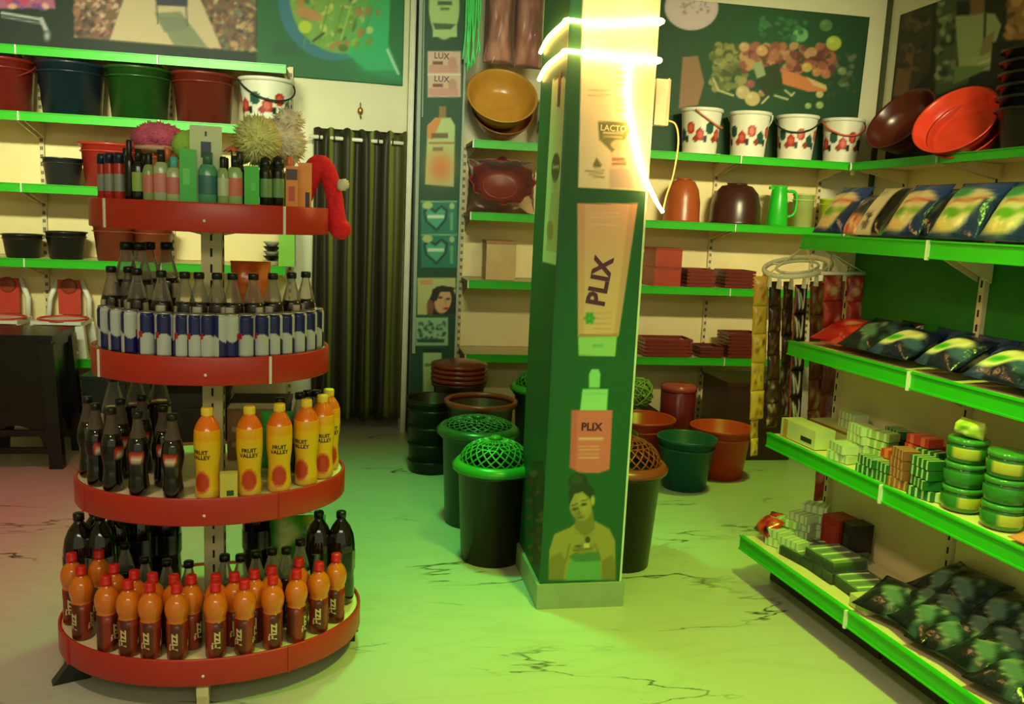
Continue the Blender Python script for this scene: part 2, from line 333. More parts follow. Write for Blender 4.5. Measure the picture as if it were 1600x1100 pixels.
# left banner
TL, TR, BL, BR = (-2.5, YB, 3.0), (.30, YB, 3.0), (-2.5, YB, 2.36), (.30, YB, 2.335)
cv = Canvas(300, 74, wallpix((TL, TR, BL, BR)), (14, 34, 26))
cv.poly([(395, -90), (640, -90), (640, 140), (395, 140)], (16, 92, 48)); cv.poly([(480, -90), (700, -90), (700, 150), (560, 110)], (14, 110, 66))
cv.poly([(-200, -80), (70, -80), (82, 14), (60, 12), (-10, 14), (-200, 30)], (170, 90, 130)); cv.speck(120, (-150, -80, 75, 12), [(210, 120, 150), (120, 60, 140), (230, 170, 150), (190, 60, 90)], (3, 9))
cv.line(0, 20, 60, 30, 4, (190, 190, 195)); cv.line(0, 26, 62, 37, 2.5, (150, 150, 155)); cv.line(60, 30, 70, 52, 7, (170, 170, 175)); cv.ell(69, 56, 6, 9, (90, 95, 100)); cv.ell(69, 56, 3, 5, (160, 160, 165))
cv.poly([(108, -90), (395, -90), (393, 80), (112, 62)], (112, 84, 66))
cv.speck(420, (110, -90, 215, 62), [(150, 100, 84), (90, 66, 60), (186, 140, 118), (60, 44, 44), (200, 170, 150), (120, 70, 66)], (1.5, 5.5), ang=.9)
cv.speck(420, (295, -90, 394, 80), [(140, 100, 70), (80, 62, 50), (180, 140, 100), (60, 46, 38), (190, 160, 130), (110, 66, 56), (90, 120, 90)], (1.5, 5.5), ang=-.9)
cv.poly([(200, -40), (290, -40), (340, 76), (165, 63)], (190, 170, 138)); cv.poly([(235, 20), (275, 18), (318, 74), (265, 70)], (120, 126, 100))
cv.poly([(232, -30), (288, -30), (286, 10), (238, 8)], (38, 46, 66)); cv.line(238, 8, 240, 36, 2, (70, 76, 66)); cv.line(284, 10, 286, 40, 2, (70, 76, 66)); cv.line(240, 28, 286, 32, 2, (86, 90, 76)); cv.poly([(238, 28), (278, 24), (286, 46), (250, 50)], (108, 118, 96), .8)
cv.poly([(108, 58), (393, 82), (393, 92), (108, 68)], (10, 34, 26))
cv.ell(520, -5, 92, 100, (36, 108, 130)); cv.ell(535, -8, 88, 92, (120, 160, 62)); cv.glow(600, 60, 60, 60, (30, 190, 120), .85); cv.poly([(570, 20), (600, -60), (640, -60), (640, 110), (570, 110), (540, 85)], (34, 180, 112), .75)
cv.speck(170, (452, -80, 590, 80), [(150, 180, 70), (110, 150, 50), (180, 120, 60), (200, 210, 110), (70, 110, 40)], (2, 8), clip=lambda x, y: (x-535)**2/80**2+(y+8)**2/84**2 < 1)
for i in range(9): cv.line(470+i*12, 70-i*2, 485+i*12, 10, 3, random.choice([(90, 140, 50), (170, 200, 90), (120, 170, 80)]), .8)
cv.ell(472, 42, 11, 10, (180, 200, 50)); cv.ell(478, 22, 22, 9, (190, 130, 80), .9, .3); cv.line(485, 64, 502, 52, 3, (30, 50, 20))
cv.poly([(612, -90), (640, -90), (640, 125), (626, 118), (606, 70)], (16, 112, 58)); cv.line(604, 78, 622, 116, 3, (220, 230, 225)); cv.rect(420, 66, 458, 86, (18, 78, 50), .8)
banner('wall_banner', 'long green supermarket banner with trolley and aisle pictures on the wall above left shelves', 'banner', cv, TL, TR, BL, BR, .006,
       lambda u, v: .012*max(0, u-.93)/.07*(v**2)+.003*math.sin(u*25)*v)
# vegetable poster on the back wall, right
TL, TR, BL, BR = (1.75, YB, 3.05), (3.64, YB, 3.05), (1.75, YB, 2.0), (3.62, YB, 2.0)
cv = Canvas(220, 124, wallpix((TL, TR, BL, BR)), (22, 66, 34))
cv.glow(1200, 60, 110, 90, (40, 100, 56), .6)
cv.ell(1080, 12, 42, 36, (206, 186, 190)); cv.speck(30, (1060, -8, 1110, 22), [(150, 120, 130), (120, 90, 100)], (1, 3)); cv.ell(1080, 12, 36, 30, (220, 200, 204), .35)
cv.poly([(1066, 90), (1090, 88), (1100, 130), (1090, 165), (1060, 170)], (176, 120, 88), .8)
cv.speck(150, (1112, 72, 1165, 140), [(120, 126, 66), (92, 104, 52), (150, 150, 84), (70, 84, 40)], (3, 7))
cv.speck(120, (1160, 72, 1305, 112), [(150, 84, 66), (176, 112, 80), (120, 62, 52), (196, 150, 100), (96, 50, 44), (160, 96, 84)], (4, 9))
for x, y, r, c in [(1162, 74, 8, (196, 160, 110)), (1190, 80, 9, (200, 160, 104)), (1209, 86, 7, (170, 110, 84)), (1297, 90, 9, (170, 96, 70)), (1260, 106, 8, (196, 170, 90)), (1275, 114, 7, (190, 130, 80)), (1290, 116, 8, (180, 110, 80)), (1172, 132, 7, (150, 84, 74)), (1160, 145, 11, (190, 176, 130)), (1175, 155, 12, (196, 180, 120)), (1190, 146, 6, (170, 130, 84)), (1302, 68, 12, (176, 190, 74)), (1250, 55, 12, (110, 176, 110)), (1290, 40, 10, (84, 130, 74)), (1315, 112, 7, (120, 140, 90)), (1316, 130, 7, (100, 130, 84)), (1262, 166, 5, (150, 176, 110)), (1280, 165, 6, (150, 176, 110)), (1280, 148, 6, (190, 180, 130))]:
    cv.ell(x, y, r, r*.95, c); cv.ell(x-r*.3, y-r*.3, r*.35, r*.3, tuple(min(255, k+34) for k in c), .6)
cv.poly([(1220, 108), (1245, 116), (1288, 134), (1290, 144), (1262, 144), (1222, 132)], (206, 126, 72)); cv.poly([(1258, 120), (1290, 134), (1292, 142), (1270, 134)], (210, 180, 120))
cv.poly([(1180, 110), (1215, 100), (1224, 140), (1196, 150), (1182, 135)], (40, 62, 30)); cv.poly([(1175, 100), (1190, 96), (1196, 118), (1182, 124)], (150, 166, 120))
for a in [((1114, 124), (1122, 142), (1145, 150)), ((1190, 162), (1200, 152)), ((1226, 142), (1236, 150), (1240, 146)), ((1210, 150), (1230, 156))]:
    for p, q in zip(a, a[1:]): cv.line(*p, *q, 3, (196, 190, 140))
cv.speck(30, (1180, 30, 1262, 60), [(50, 110, 62), (60, 124, 76)], (2, 6)); cv.speck(26, (1290, 84, 1335, 150), [(60, 80, 50), (100, 110, 80), (40, 60, 40)], (2, 6)); cv.rect(1300, -20, 1343, 1, (176, 130, 90))
banner('vegetable_poster', 'green poster with a heap of vegetables on the wall above floral buckets', 'poster', cv, TL, TR, BL, BR, .006)
# shopper poster on the right wall
TL, TR, BL, BR = (XR, 5.86, 3.05), (XR, 3.6, 3.05), (XR, 5.86, 2.0), (XR, 3.6, 2.0)
cv = Canvas(200, 110, wallpix((TL, TR, BL, BR)), (26, 32, 22))
cv.poly([(1405, -80), (1465, -80), (1455, 110), (1400, 170)], (58, 52, 36)); cv.poly([(1410, 70), (1432, 66), (1420, 150), (1396, 150)], (120, 86, 56)); cv.speck(60, (1405, -60, 1450, 110), [(84, 76, 54), (60, 50, 36), (100, 92, 66), (36, 34, 26)], (3, 9), ang=.2)
cv.poly([(1466, -80), (1520, -80), (1515, 130), (1462, 150)], (70, 84, 56)); cv.speck(70, (1466, -60, 1500, 130), [(120, 130, 92), (80, 92, 60), (40, 52, 34), (150, 156, 110)], (3, 8), ang=0.)
cv.poly([(1494, 26), (1528, 18), (1556, 22), (1566, 40), (1552, 84), (1560, 110), (1500, 112), (1496, 60)], (150, 162, 110)); cv.line(1541, 22, 1539, 70, 3, (24, 26, 20)); cv.poly([(1516, -30), (1540, -30), (1540, 20), (1518, 24)], (130, 96, 66)); cv.rect(1496, 2, 1516, 24, (30, 30, 24)); cv.poly([(1538, 60), (1556, 48), (1548, 80), (1530, 92)], (136, 120, 78))
cv.poly([(1500, 92), (1566, 84), (1566, 92), (1500, 104)], (156, 168, 116)); cv.poly([(1494, 104), (1560, 102), (1500, 128), (1490, 132)], (104, 132, 76)); cv.line(1530, 100, 1572, 86, 3, (190, 196, 150)); cv.line(1540, 108, 1570, 99, 2, (190, 196, 150))
cv.poly([(1576, -60), (1700, -60), (1700, 62), (1574, 62)], (150, 108, 66)); cv.speck(60, (1576, -40, 1680, 60), [(176, 130, 84), (110, 80, 54), (80, 60, 40), (196, 150, 96)], (4, 10))
cv.poly([(1552, 66), (1760, 66), (1760, 260), (1536, 260)], (20, 24, 18)); cv.ell(1582, 103, 6, 5, (196, 190, 90)); cv.ell(1577, 137, 6, 4, (190, 190, 100))
banner('shopper_poster', 'dark poster of a shopper in a pale shirt on the right wall', 'poster', cv, TL, TR, BL, BR, .006, n=(-1, 0, 0))

# ---------------------------------------------------------------- narrow poster column by the curtain
CX0, CX1, CY = .375, .665, 5.6
t = thing('poster_column', 'narrow dark green column covered in cosmetics adverts beside the curtain', 'column', None, (0, 0, 0))
obj('core', MB().box(((CX0+CX1)/2, (CY+.01+YB)/2, ZC/2), (CX1-CX0-.01, YB-CY-.01, ZC-.01)).mesh('core', mat('dark_green_vinyl', (18, 66, 40), .4)), t)
TLc, TRc, BLc, BRc = (CX0, CY, 3.0), (CX1, CY, 3.0), (CX0, CY, 0.), (CX1, CY, 0.)
cv = Canvas(44, 420, wallpix((TLc, TRc, BLc, BRc)), (18, 70, 42))
def inx(y, a): return a+8-(y)*.02            # the column leans in the photograph
cv.ell(694, 10, 24, 52, (170, 200, 130)); cv.rect(676, 40, 714, 58, (170, 200, 130)); cv.poly([(676, 36), (712, 38), (704, 46), (680, 46)], (60, 96, 60)); cv.rect(684, 2, 706, 8, (60, 90, 50)); cv.rect(688, 12, 702, 16, (80, 120, 60))
cv.rect(668, 80, 720, 152, (206, 176, 160)); cv.rect(668, 115, 720, 118, (226, 206, 190)); cv.rect(670, 102, 716, 114, (196, 130, 120), .7); cv.rect(670, 138, 716, 150, (196, 130, 120), .7); cv.ell(707, 98, 7, 9, (190, 140, 126)); cv.ell(707, 132, 7, 9, (190, 140, 126)); cv.rect(676, 96, 692, 101, (120, 60, 50)); cv.rect(676, 131, 692, 136, (120, 60, 50))
cv.rect(686, 166, 697, 184, (140, 110, 60)); cv.poly([(668, 196), (680, 184), (704, 184), (711, 196), (709, 292), (664, 288)], (176, 196, 130)); cv.poly([(668, 196), (682, 184), (690, 186), (676, 218), (668, 216)], (206, 130, 70)); cv.glow(688, 262, 22, 26, (214, 120, 60), .95); cv.rect(670, 222, 710, 225, (150, 110, 60)); cv.rect(674, 208, 700, 216, (110, 90, 50)); cv.rect(676, 230, 692, 236, (130, 110, 66))
for y0 in (314, 366):
    cv.rect(658, y0, 714, y0+52, (26, 120, 100)); cv.rect(658, y0, 714, y0+1.5, (170, 200, 150)); y = y0+24
    cv.poly([(661, y-8), (668, y-17), (680, y-10), (690, y-18), (700, y-10), (698, y+6), (682, y+24), (664, y+8)], (14, 66, 58)); cv.poly([(665, y-6), (670, y-12), (680, y-5), (689, y-13), (696, y-8), (694, y+5), (682, y+19), (668, y+7)], (70, 160, 132)); cv.rect(668, y-2, 694, y+3, (206, 226, 196)); cv.ell(668, y0+7, 8, 6, (176, 190, 120)); cv.ell(706, y0+8, 4, 5, (160, 190, 130)); cv.rect(703, y0+18, 708, y0+46, (150, 190, 140), .6)
cv.rect(652, 434, 712, 492, (188, 190, 126)); cv.rect(656, 437, 676, 445, (206, 150, 96)); cv.poly([(668, 492), (668, 472), (682, 448), (706, 448), (716, 470), (716, 492)], (30, 34, 24)); cv.ell(692, 470, 13, 20, (216, 166, 126), 1, .2); cv.poly([(672, 470), (676, 452), (690, 446), (712, 450), (704, 456), (688, 456), (682, 470)], (34, 26, 20)); cv.ell(688, 465, 3, 1.6, (40, 26, 22)); cv.ell(700, 467, 3, 1.6, (40, 26, 22)); cv.ell(697, 482, 4, 2, (150, 40, 40)); cv.line(695, 468, 697, 475, 1.5, (180, 120, 90)); cv.ell(672, 480, 6, 12, (176, 100, 70), .7)
cv.rect(649, 496, 700, 540, (150, 190, 150)); cv.speck(50, (652, 502, 696, 534), [(40, 84, 60), (60, 110, 80)], (1, 3)); cv.rect(652, 530, 694, 535, (30, 70, 50))
cv.rect(661, 551, 690, 640, (170, 200, 140)); cv.rect(664, 568, 686, 572, (80, 120, 70)); cv.rect(661, 545, 690, 550, (20, 40, 24))
obj('printed_face', cv.onto(MB(), lambda u, v: (CX0+(CX1-CX0)*u, CY-.002, 3-3*v)).mesh('printed_face', PRINT), t)
cs = MB(); cm = MB()
for y in (90, 126):
    p = atY(690, y-2, CY); cs = text_flat(MB(), 'LUX', (p.x, CY-.004, p.z), (1, 0, 0), (0, 0, 1), .05, bold=.02)
    obj('lettering', cs.mesh('lettering', mat('maroon_ink', (110, 44, 40), .5)), t)
for k, (u0, u1, z0, z1, w) in enumerate([(.06, .10, 3.0, 2.1, .008), (-.02, .03, 3., .6, .02), (.97, .99, 3., .4, .012)]):
    fl = MB().add([(CX0+(CX1-CX0)*u0, CY-.008, z0), (CX0+(CX1-CX0)*u0+w, CY-.016, z0), (CX0+(CX1-CX0)*u1+w, CY-.016, z1), (CX0+(CX1-CX0)*u1, CY-.008, z1)], [(0, 1, 2, 3)])
    o = obj('film_fold', fl.mesh('film_fold', clearmat('glossy_film', (230, 240, 230), .35)), t); md = o.modifiers.new('t', 'SOLIDIFY'); md.thickness = .001; o['label'] = 'glossy clear wrapping folds'

# ---------------------------------------------------------------- curtain in the doorway
t = thing('door_curtain', 'dark olive striped eyelet curtain hanging in the doorway', 'curtain', None, (0, 0, 0))
zt, zb_, x0, x1 = 2.02, .09, -.27, .325
NX, NZ = 150, 24
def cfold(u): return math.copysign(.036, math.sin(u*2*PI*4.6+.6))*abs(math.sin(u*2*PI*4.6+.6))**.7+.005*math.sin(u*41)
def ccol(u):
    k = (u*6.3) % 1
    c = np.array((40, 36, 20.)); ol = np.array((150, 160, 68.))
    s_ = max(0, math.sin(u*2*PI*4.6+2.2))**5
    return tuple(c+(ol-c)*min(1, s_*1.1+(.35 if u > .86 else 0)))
vs, cs_ = [], []
for j in range(NZ+1):
    for i in range(NX+1):
        u = i/NX; v = j/NZ; z = zt+(zb_-zt)*v+(.012*math.sin(u*2*PI*6.3) if v in (0, 1) else 0)
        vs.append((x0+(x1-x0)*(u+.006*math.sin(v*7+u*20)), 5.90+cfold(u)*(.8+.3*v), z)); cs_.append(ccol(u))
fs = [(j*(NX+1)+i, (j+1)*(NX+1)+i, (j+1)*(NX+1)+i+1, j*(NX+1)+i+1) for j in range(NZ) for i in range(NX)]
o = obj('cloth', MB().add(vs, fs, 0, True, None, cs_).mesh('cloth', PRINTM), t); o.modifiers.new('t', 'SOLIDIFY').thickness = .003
obj('rod', MB().tube([(x0-.03, 5.90, 1.965), (x1+.005, 5.90, 1.955)], .013, 10).mesh('rod', WHITE), t)
for i in range(6):
    u = (i+.4)/6.3; obj('eyelet_ring', MB().tube([(x0+(x1-x0)*u, 5.90+.019*math.cos(a), 1.962+.019*math.sin(a)) for a in np.linspace(0, 2*PI, 13)[:-1]], .005, 6, closed=True).mesh('eyelet_ring', mat('dark_brass', (70, 60, 34), .4, .6)), t)
t = thing('wall_hook', 'small brass hook with a keyring on the wall above the curtain', 'hook', None, tuple(atY(563, 172, 5.985)))
obj('nail', MB().tube([(0, .02, .03), (0, -.012, .03), (0, -.02, .045)], .004, 6).mesh('nail', mat('brass', (150, 110, 60), .35, .7)), t)
obj('keyring', MB().ball((0, -.012, -.005), (.018, .008, .022)).tube([(0, -.012, -.02), (.004, -.013, -.055)], .005, 6).tube([(0, -.013, .03), (0, -.013, .012)], .003, 6).mesh('keyring', MATS['brass']), t)
# ================================================================ THE ADVERT PILLAR
PX0, PX1, PY0, PY1, PZ0 = .735, 1.058, 3.105, 3.55, .10
t = thing('advert_pillar', 'square green pillar with cosmetics adverts standing mid shop', 'pillar', None, (0, 0, 0))
DG = mat('pillar_green_vinyl', (16, 80, 44), .35)
obj('core', MB().box(((PX0+PX1)/2, (PY0+PY1)/2, (PZ0+ZC)/2), (PX1-PX0-.008, PY1-PY0-.008, ZC-PZ0-.004)).mesh('core', DG), t)
obj('plinth', MB().box(((PX0+PX1)/2, (PY0+PY1)/2, PZ0/2), (PX1-PX0+.03, PY1-PY0+.03, PZ0)).mesh('plinth', mat('white_plinth_tile', (150, 162, 132), .4)), t)
for nm, xx in (('edge_strip', PX0), ('edge_strip', PX1)):
    obj(nm, MB().box((xx, PY0, (PZ0+ZC)/2), (.008, .008, ZC-PZ0-.002)).mesh(nm, mat('pale_edge_strip', (210, 214, 186), .4) if xx == PX1 else DG), t)
Z0, Z1 = PZ0, 2.75
cv = Canvas(76, 420, wallpix(((PX0, PY0, Z1), (PX1, PY0, Z1), (PX0, PY0, Z0), (PX1, PY0, Z0))), (16, 84, 46))
# white pouch with a shield
cv.poly([(912, -60), (1040, -60), (1012, 298), (903, 293)], (226, 214, 184)); cv.poly([(962, 100), (1036, 100), (1014, 296), (950, 292)], (224, 200, 170), .7)
cv.poly([(934, 190), (978, 190), (984, 204), (978, 216), (956, 238), (936, 218)], (112, 122, 70)); cv.rect(942, 206, 974, 209, (214, 206, 160)); cv.rect(942, 213, 972, 215, (200, 196, 150)); cv.ell(968, 226, 14, 8, (220, 190, 150))
for y in (140, 148): cv.rect(918, y, 954, y+2, (196, 170, 130))
for y in (112, 122, 132, 155, 162, 170): cv.rect(962, y, 980, y+3, (160, 156, 100))
cv.poly([(926, 258), (932, 246), (940, 258), (938, 262), (928, 262)], (112, 116, 70)); cv.rect(914, 266, 944, 268, (140, 130, 90)); cv.rect(920, 271, 942, 273, (140, 130, 90)); cv.rect(926, 276, 944, 278, (140, 130, 90)); cv.rect(956, 247, 976, 251, (160, 110, 80)); cv.rect(956, 254, 978, 258, (160, 110, 80))
cv.rect(952, 264, 1008, 294, (196, 176, 166), .8)
# tube
cv.poly([(902, 318), (996, 318), (966, 526), (903, 524)], (222, 168, 142)); cv.poly([(902, 318), (914, 318), (912, 525), (903, 524)], (206, 146, 122), .6); cv.poly([(984, 318), (996, 318), (966, 526), (958, 526)], (200, 140, 118), .6)
for y in (332, 338, 350): cv.rect(922, y, 968, y+2, (226, 190, 170))
for y in (488, 496, 504, 512): cv.rect(928, y, 956, y+1.6, (200, 140, 116))
cv.poly([(903, 522), (964, 524), (961, 557), (904, 555)], (150, 196, 126)); cv.rect(904, 522, 964, 526, (176, 110, 84)); cv.rect(926, 538, 942, 542, (110, 170, 100))
for a in range(6): cv.ell(921+5*math.cos(a*PI/3), 497+6*math.sin(a*PI/3), 4.2, 3, (50, 150, 54), 1, a*PI/3)
# dropper bottle
cv.poly([(920, 606), (920, 584), (924, 577), (935, 577), (938, 584), (937, 606)], (140, 206, 142)); cv.poly([(910, 608), (950, 608), (948, 642), (906, 641)], (150, 210, 150)); cv.rect(908, 614, 949, 616, (110, 176, 116), .6)
cv.poly([(893, 641), (957, 641), (952, 733), (935, 739), (905, 738), (890, 730)], (216, 104, 110)); cv.poly([(893, 641), (902, 641), (899, 735), (890, 730)], (190, 84, 90), .6)
cv.rect(904, 684, 942, 687, (236, 180, 170))
for y in (696, 702, 708, 714): cv.rect(904, y, 936, y+1.6, (230, 160, 150))
# woman holding a bottle, green tint of the light baked into her colours
SK = (156, 142, 70); SKD = (110, 104, 50); HR = (32, 52, 32)
cv.poly([(857, 906), (858, 860), (866, 834), (890, 824), (906, 812), (930, 814), (952, 826), (961, 845), (962, 906)], SK)
cv.poly([(884, 906), (888, 880), (900, 868), (936, 866), (940, 906)], (96, 156, 96)); cv.poly([(888, 870), (904, 860), (936, 862), (938, 876), (900, 878)], (60, 110, 64), .8)
cv.poly([(856, 906), (860, 870), (876, 862), (884, 876), (880, 906)], SKD, .6); cv.poly([(940, 906), (940, 876), (956, 866), (962, 880), (962, 906)], SKD, .6)
cv.poly([(900, 800), (926, 796), (930, 826), (914, 838), (898, 826)], (124, 116, 56)); cv.ell(907, 789, 17.5, 25, SK, 1, -.12); cv.glow(912, 784, 9, 14, (186, 172, 92), .7)
cv.poly([(889, 790), (888, 766), (898, 752), (916, 752), (928, 764), (930, 786), (926, 796), (921, 778), (910, 768), (897, 772)], HR); cv.ell(903, 752, 15, 13, HR); cv.ell(901, 749, 9, 7, (46, 74, 48), .8); cv.ell(926, 782, 3.4, 8, (176, 166, 90))
cv.ell(898, 795, 4.6, 2.2, (60, 56, 28), 1, -.2); cv.ell(912, 788, 5, 2.4, (60, 56, 28), 1, -.25); cv.line(893, 790, 902, 787, 1.6, (70, 60, 30)); cv.line(908, 783, 918, 780, 1.6, (70, 60, 30)); cv.line(903, 792, 905, 801, 2, (112, 100, 50)); cv.ell(905, 802, 3, 1.6, (112, 100, 50)); cv.ell(907, 808, 5.2, 2, (126, 76, 50), 1, -.15); cv.glow(900, 806, 8, 9, SKD, .5)
cv.poly([(892, 858), (904, 850), (916, 846), (930, 852), (926, 862), (906, 866)], (140, 126, 64)); cv.rect(912, 848, 921, 858, (196, 186, 120)); cv.ell(918, 843, 4, 5, (60, 56, 30)); cv.line(896, 860, 924, 856, 2, (90, 84, 42)); cv.ell(903, 853, 5, 2, (80, 74, 40)); cv.line(898, 832, 926, 834, 1.5, SKD, .6); cv.line(890, 850, 884, 876, 3, SKD, .7); cv.line(930, 850, 938, 872, 3, SKD, .7)
obj('printed_front', cv.onto(MB(), lambda u, v: (PX0+(PX1-PX0)*u, PY0-.002, Z1+(Z0-Z1)*v)).mesh('printed_front', PRINT), t)
lt = MB()
a, b = atY(938, 440, PY0), atY(946, 400, PY0)
up = Vector((b.x-a.x, 0, b.z-a.z)).normalized(); side = Vector((up.z, 0, -up.x))
text_flat(lt, 'PLIX', (a.x, PY0-.004, a.z), up, -side, .10, bold=.035, sx=.92)
o = obj('lettering', lt.mesh('lettering', mat('plum_ink', (84, 28, 66), .5)), t); o['label'] = 'plum coloured brand lettering'; lt = MB()
c = atY(924, 667, PY0); text_flat(lt, 'PLIX', (c.x, PY0-.004, c.z), (1, 0, -.01), (0, 0, 1), .042, bold=.03)
o = obj('lettering', lt.mesh('lettering', mat('plum_ink', (84, 28, 66), .5)), t); o['label'] = 'plum coloured brand lettering'
lt = MB(); c = atY(958, 201, PY0); text_flat(lt, 'LACTO', (c.x, PY0-.004, c.z), (1, 0, 0), (0, 0, 1), .03, bold=.02)
obj('lettering', lt.mesh('lettering', mat('pale_ink', (226, 220, 176), .5)), t)
cv = Canvas(60, 300, wallpix(((PX0, PY1, Z1), (PX0, PY0, Z1), (PX0, PY1, Z0), (PX0, PY0, Z0))), (16, 80, 44))
cv.poly([(864, 125), (892, 120), (874, 416), (848, 410)], (206, 202, 170)); cv.ell(869, 262, 6.5, 23, (96, 74, 46), 1, .06); cv.rect(864, 258, 874, 264, (190, 180, 140))
cv.poly([(862, 300), (876, 300), (870, 395), (854, 392)], (176, 150, 110), .6); cv.ell(860, 360, 5, 16, (150, 84, 60), .5); cv.rect(868, 160, 878, 163, (176, 170, 130)); cv.glow(868, 290, 6, 10, (150, 140, 100), .6)
cv.poly([(830, 720), (850, 720), (852, 900), (836, 880)], (50, 40, 26), .6); cv.speck(40, (826, 740, 850, 890), [(84, 60, 40), (60, 46, 30), (110, 80, 60)], (2, 7))
obj('printed_side', cv.onto(MB(), lambda u, v: (PX0-.002, PY1+(PY0-PY1)*u, Z1+(Z0-Z1)*v)).mesh('printed_side', PRINT), t)
lt = MB(); c = atX(875, 142, PX0); text_flat(lt, '1', (PX0-.004, c.y, c.z), (0, -1, 0), (0, 0, 1), .17, bold=.03, sx=1.4)
obj('lettering', lt.mesh('lettering', mat('maroon_ink', (110, 44, 40), .5)), t)

# ---------------------------------------------------------------- glowing light rope on the pillar
t = thing('light_rope', 'glowing warm white light rope looped around the top of the pillar', 'light', None, (0, 0, 0))
ROPE = mat('rope_glow', (255, 196, 110), .4, var=.01, emit=30)
zA, zB = atY(945, 88, PY0).z, atY(945, 40, PY0).z
def loop(z, d=.014, tilt=0.):
    return [(PX0-d, PY1-.02, z-.03), (PX0-d, PY1-.15, z), (PX0-d, PY0+.05, z+.004), (PX0-d+.004, PY0-d+.004, z+.006), (PX0+.08, PY0-d, z+.002), (PX0+.2, PY0-d, z+tilt*.5), (PX1-.03, PY0-d, z+tilt), (PX1+d, PY0-d+.002, z+tilt), (PX1+d, PY0+.08, z+tilt), (PX1+d, PY1, z+tilt)]
def smooth(pts, k=6):
    P = [Vector(p) for p in pts]; out = []
    for i in range(len(P)-1):
        a, b, c, d = P[max(0, i-1)], P[i], P[i+1], P[min(len(P)-1, i+2)]
        for j in range(k):
            s = j/k; out.append(.5*((2*b)+(c-a)*s+(2*a-5*b+4*c-d)*s*s+(3*b-a-3*c+d)*s**3))
    return out+[P[-1]]
obj('loop', MB().tube(smooth(loop(zA, tilt=.0), 4), .0085, 8).mesh('loop', ROPE), t)
obj('loop', MB().tube(smooth(loop(zB, tilt=.03), 4), .008, 8).mesh('loop', ROPE), t)
yr = PY0-.02
dr = [atY(985, 88, yr), atY(982, 150, yr), atY(990, 205, yr), atY(1006, 270, yr), atY(1024, 312, yr-.01), atY(1036, 332, yr-.01)]
obj('hanging_end', MB().tube(smooth(dr, 5), [.0095]*16+[.0085]*5+[.007]*5, 8).mesh('hanging_end', ROPE), t)
wr = [atY(1036, 332, yr-.01), atY(1042, 305, yr), atY(1052, 275, yr+.02), atY(1060, 225, yr+.04), atY(1056, 195, yr+.06), atY(1042, 188, yr+.08)]
o = obj('lead_wire', MB().tube(smooth(wr, 5), .0035, 6).mesh('lead_wire', mat('lead_white', (240, 214, 150), .4)), t); o['label'] = 'thin white lead wire'
c = atY(1034, 160, yr+.08)
o = obj('plug_adapter', MB().box((c.x, yr+.09, c.z), (.055, .04, .165)).box((c.x+.018, yr+.066, c.z), (.004, .008, .17)).mesh('plug_adapter', mat('adapter_white', (226, 216, 200), .4)), t); o['label'] = 'white plug adapter box'
for p, e in [((PX0+.06, PY0-.10, zA+.02), 1.1), ((PX1-.05, PY0-.11, zA+.04), 1.4), ((PX1+.05, PY0-.10, zA-.25), 2.2), ((PX0-.10, PY0+.2, zA+.05), .9), ((PX1-.1, PY0-.1, zB+.12), 1.0)]:
    d = bpy.data.lights.new('rope_light', 'POINT'); d.energy = e; d.color = (1, .50, .14); d.shadow_soft_size = .05
    o = bpy.data.objects.new('rope_light', d); COL.objects.link(o); o.location = p; o.parent = t

# ================================================================ THE ROUND DISPLAY STAND
GX, GY, KY = -.443, 2.90, .78      # the trays are slightly oval
TIERS = [(.354, 1.498), (.36, 1.049), (.419, .634), (.479, .15)]
OV = Matrix.Diagonal((1, KY, 1, 1))
t = thing('round_display_stand', 'round four tier display stand with red fascias full of drinks', 'display stand', None, (GX, GY, 0))
po = obj('pole', MB().box((0, 0, .80), (.062, .062, 1.52)).mesh('pole', CREAM), t)
sl = MB(); z = .2
while z < 1.5:
    for q in range(4): sl.box((0, -.0315, z), (.006, .003, .026), M=Matrix.Rotation(q*PI/2, 4, 'Z'))
    z += .05
q = obj('slot_row', sl.mesh('slot_row', DARK), po); q['kind'] = 'stuff'
for k, (r, z) in enumerate(TIERS):
    tr = obj('tray', MB().lathe([(.03, z-.018), (r-.004, z-.018), (r-.004, z-.004), (r-.012, z-.001), (.03, z-.001)], 72, cap0=False, cap1=False, M=OV).mesh('tray', CREAM), t)
    fa = obj('fascia', MB().lathe([(r-.003, z-.078), (r+.004, z-.078), (r+.006, z-.074), (r+.006, z+.003), (r+.004, z+.007), (r-.003, z+.007), (r-.003, z-.078)], 72, cap0=False, cap1=False, M=OV).mesh('fascia', REDF), tr)
    for a in (rad(-57), rad(33), rad(123), rad(213)):
        obj('seam_clip', MB().box((0, -r-.008, z-.036), (.007, .005, .084), M=OV @ Matrix.Rotation(a+(rad(8) if k == 0 else 0), 4, 'Z')).mesh('seam_clip', WHITE if k < 2 else REDF), tr)
    obj('screw', MB().lathe([(.005, 0), (.004, .003), (0, .004)], 10, M=Matrix.Translation((0.02, -r*KY-.005, z-.045)) @ Matrix.Rotation(PI/2, 4, 'X')).mesh('screw', WHITE), tr)
    if k < 3:
        dz = .075 if k == 0 else .055
        for a in range(4):
            obj('bracket', MB().prism([(.03, z-.02), (r*.86, z-.02), (r*.86, z-.035), (.03, z-.02-dz)], -.005, .005, M=OV @ Matrix.Rotation(a*PI/2+rad(3), 4, 'Z') @ Matrix.Rotation(PI/2, 4, 'X')).mesh('bracket', CREAM), tr)
    else:
        for a in range(4):
            M = OV @ Matrix.Rotation(a*PI/2+rad(2), 4, 'Z')
            obj('foot', MB().box((0, -r+.035, .034), (.035, .05, .068), M=M).box((0, -r+.30, .05), (.035, .6, .03), M=M).mesh('foot', CREAM if a == 0 else BLACK), t)
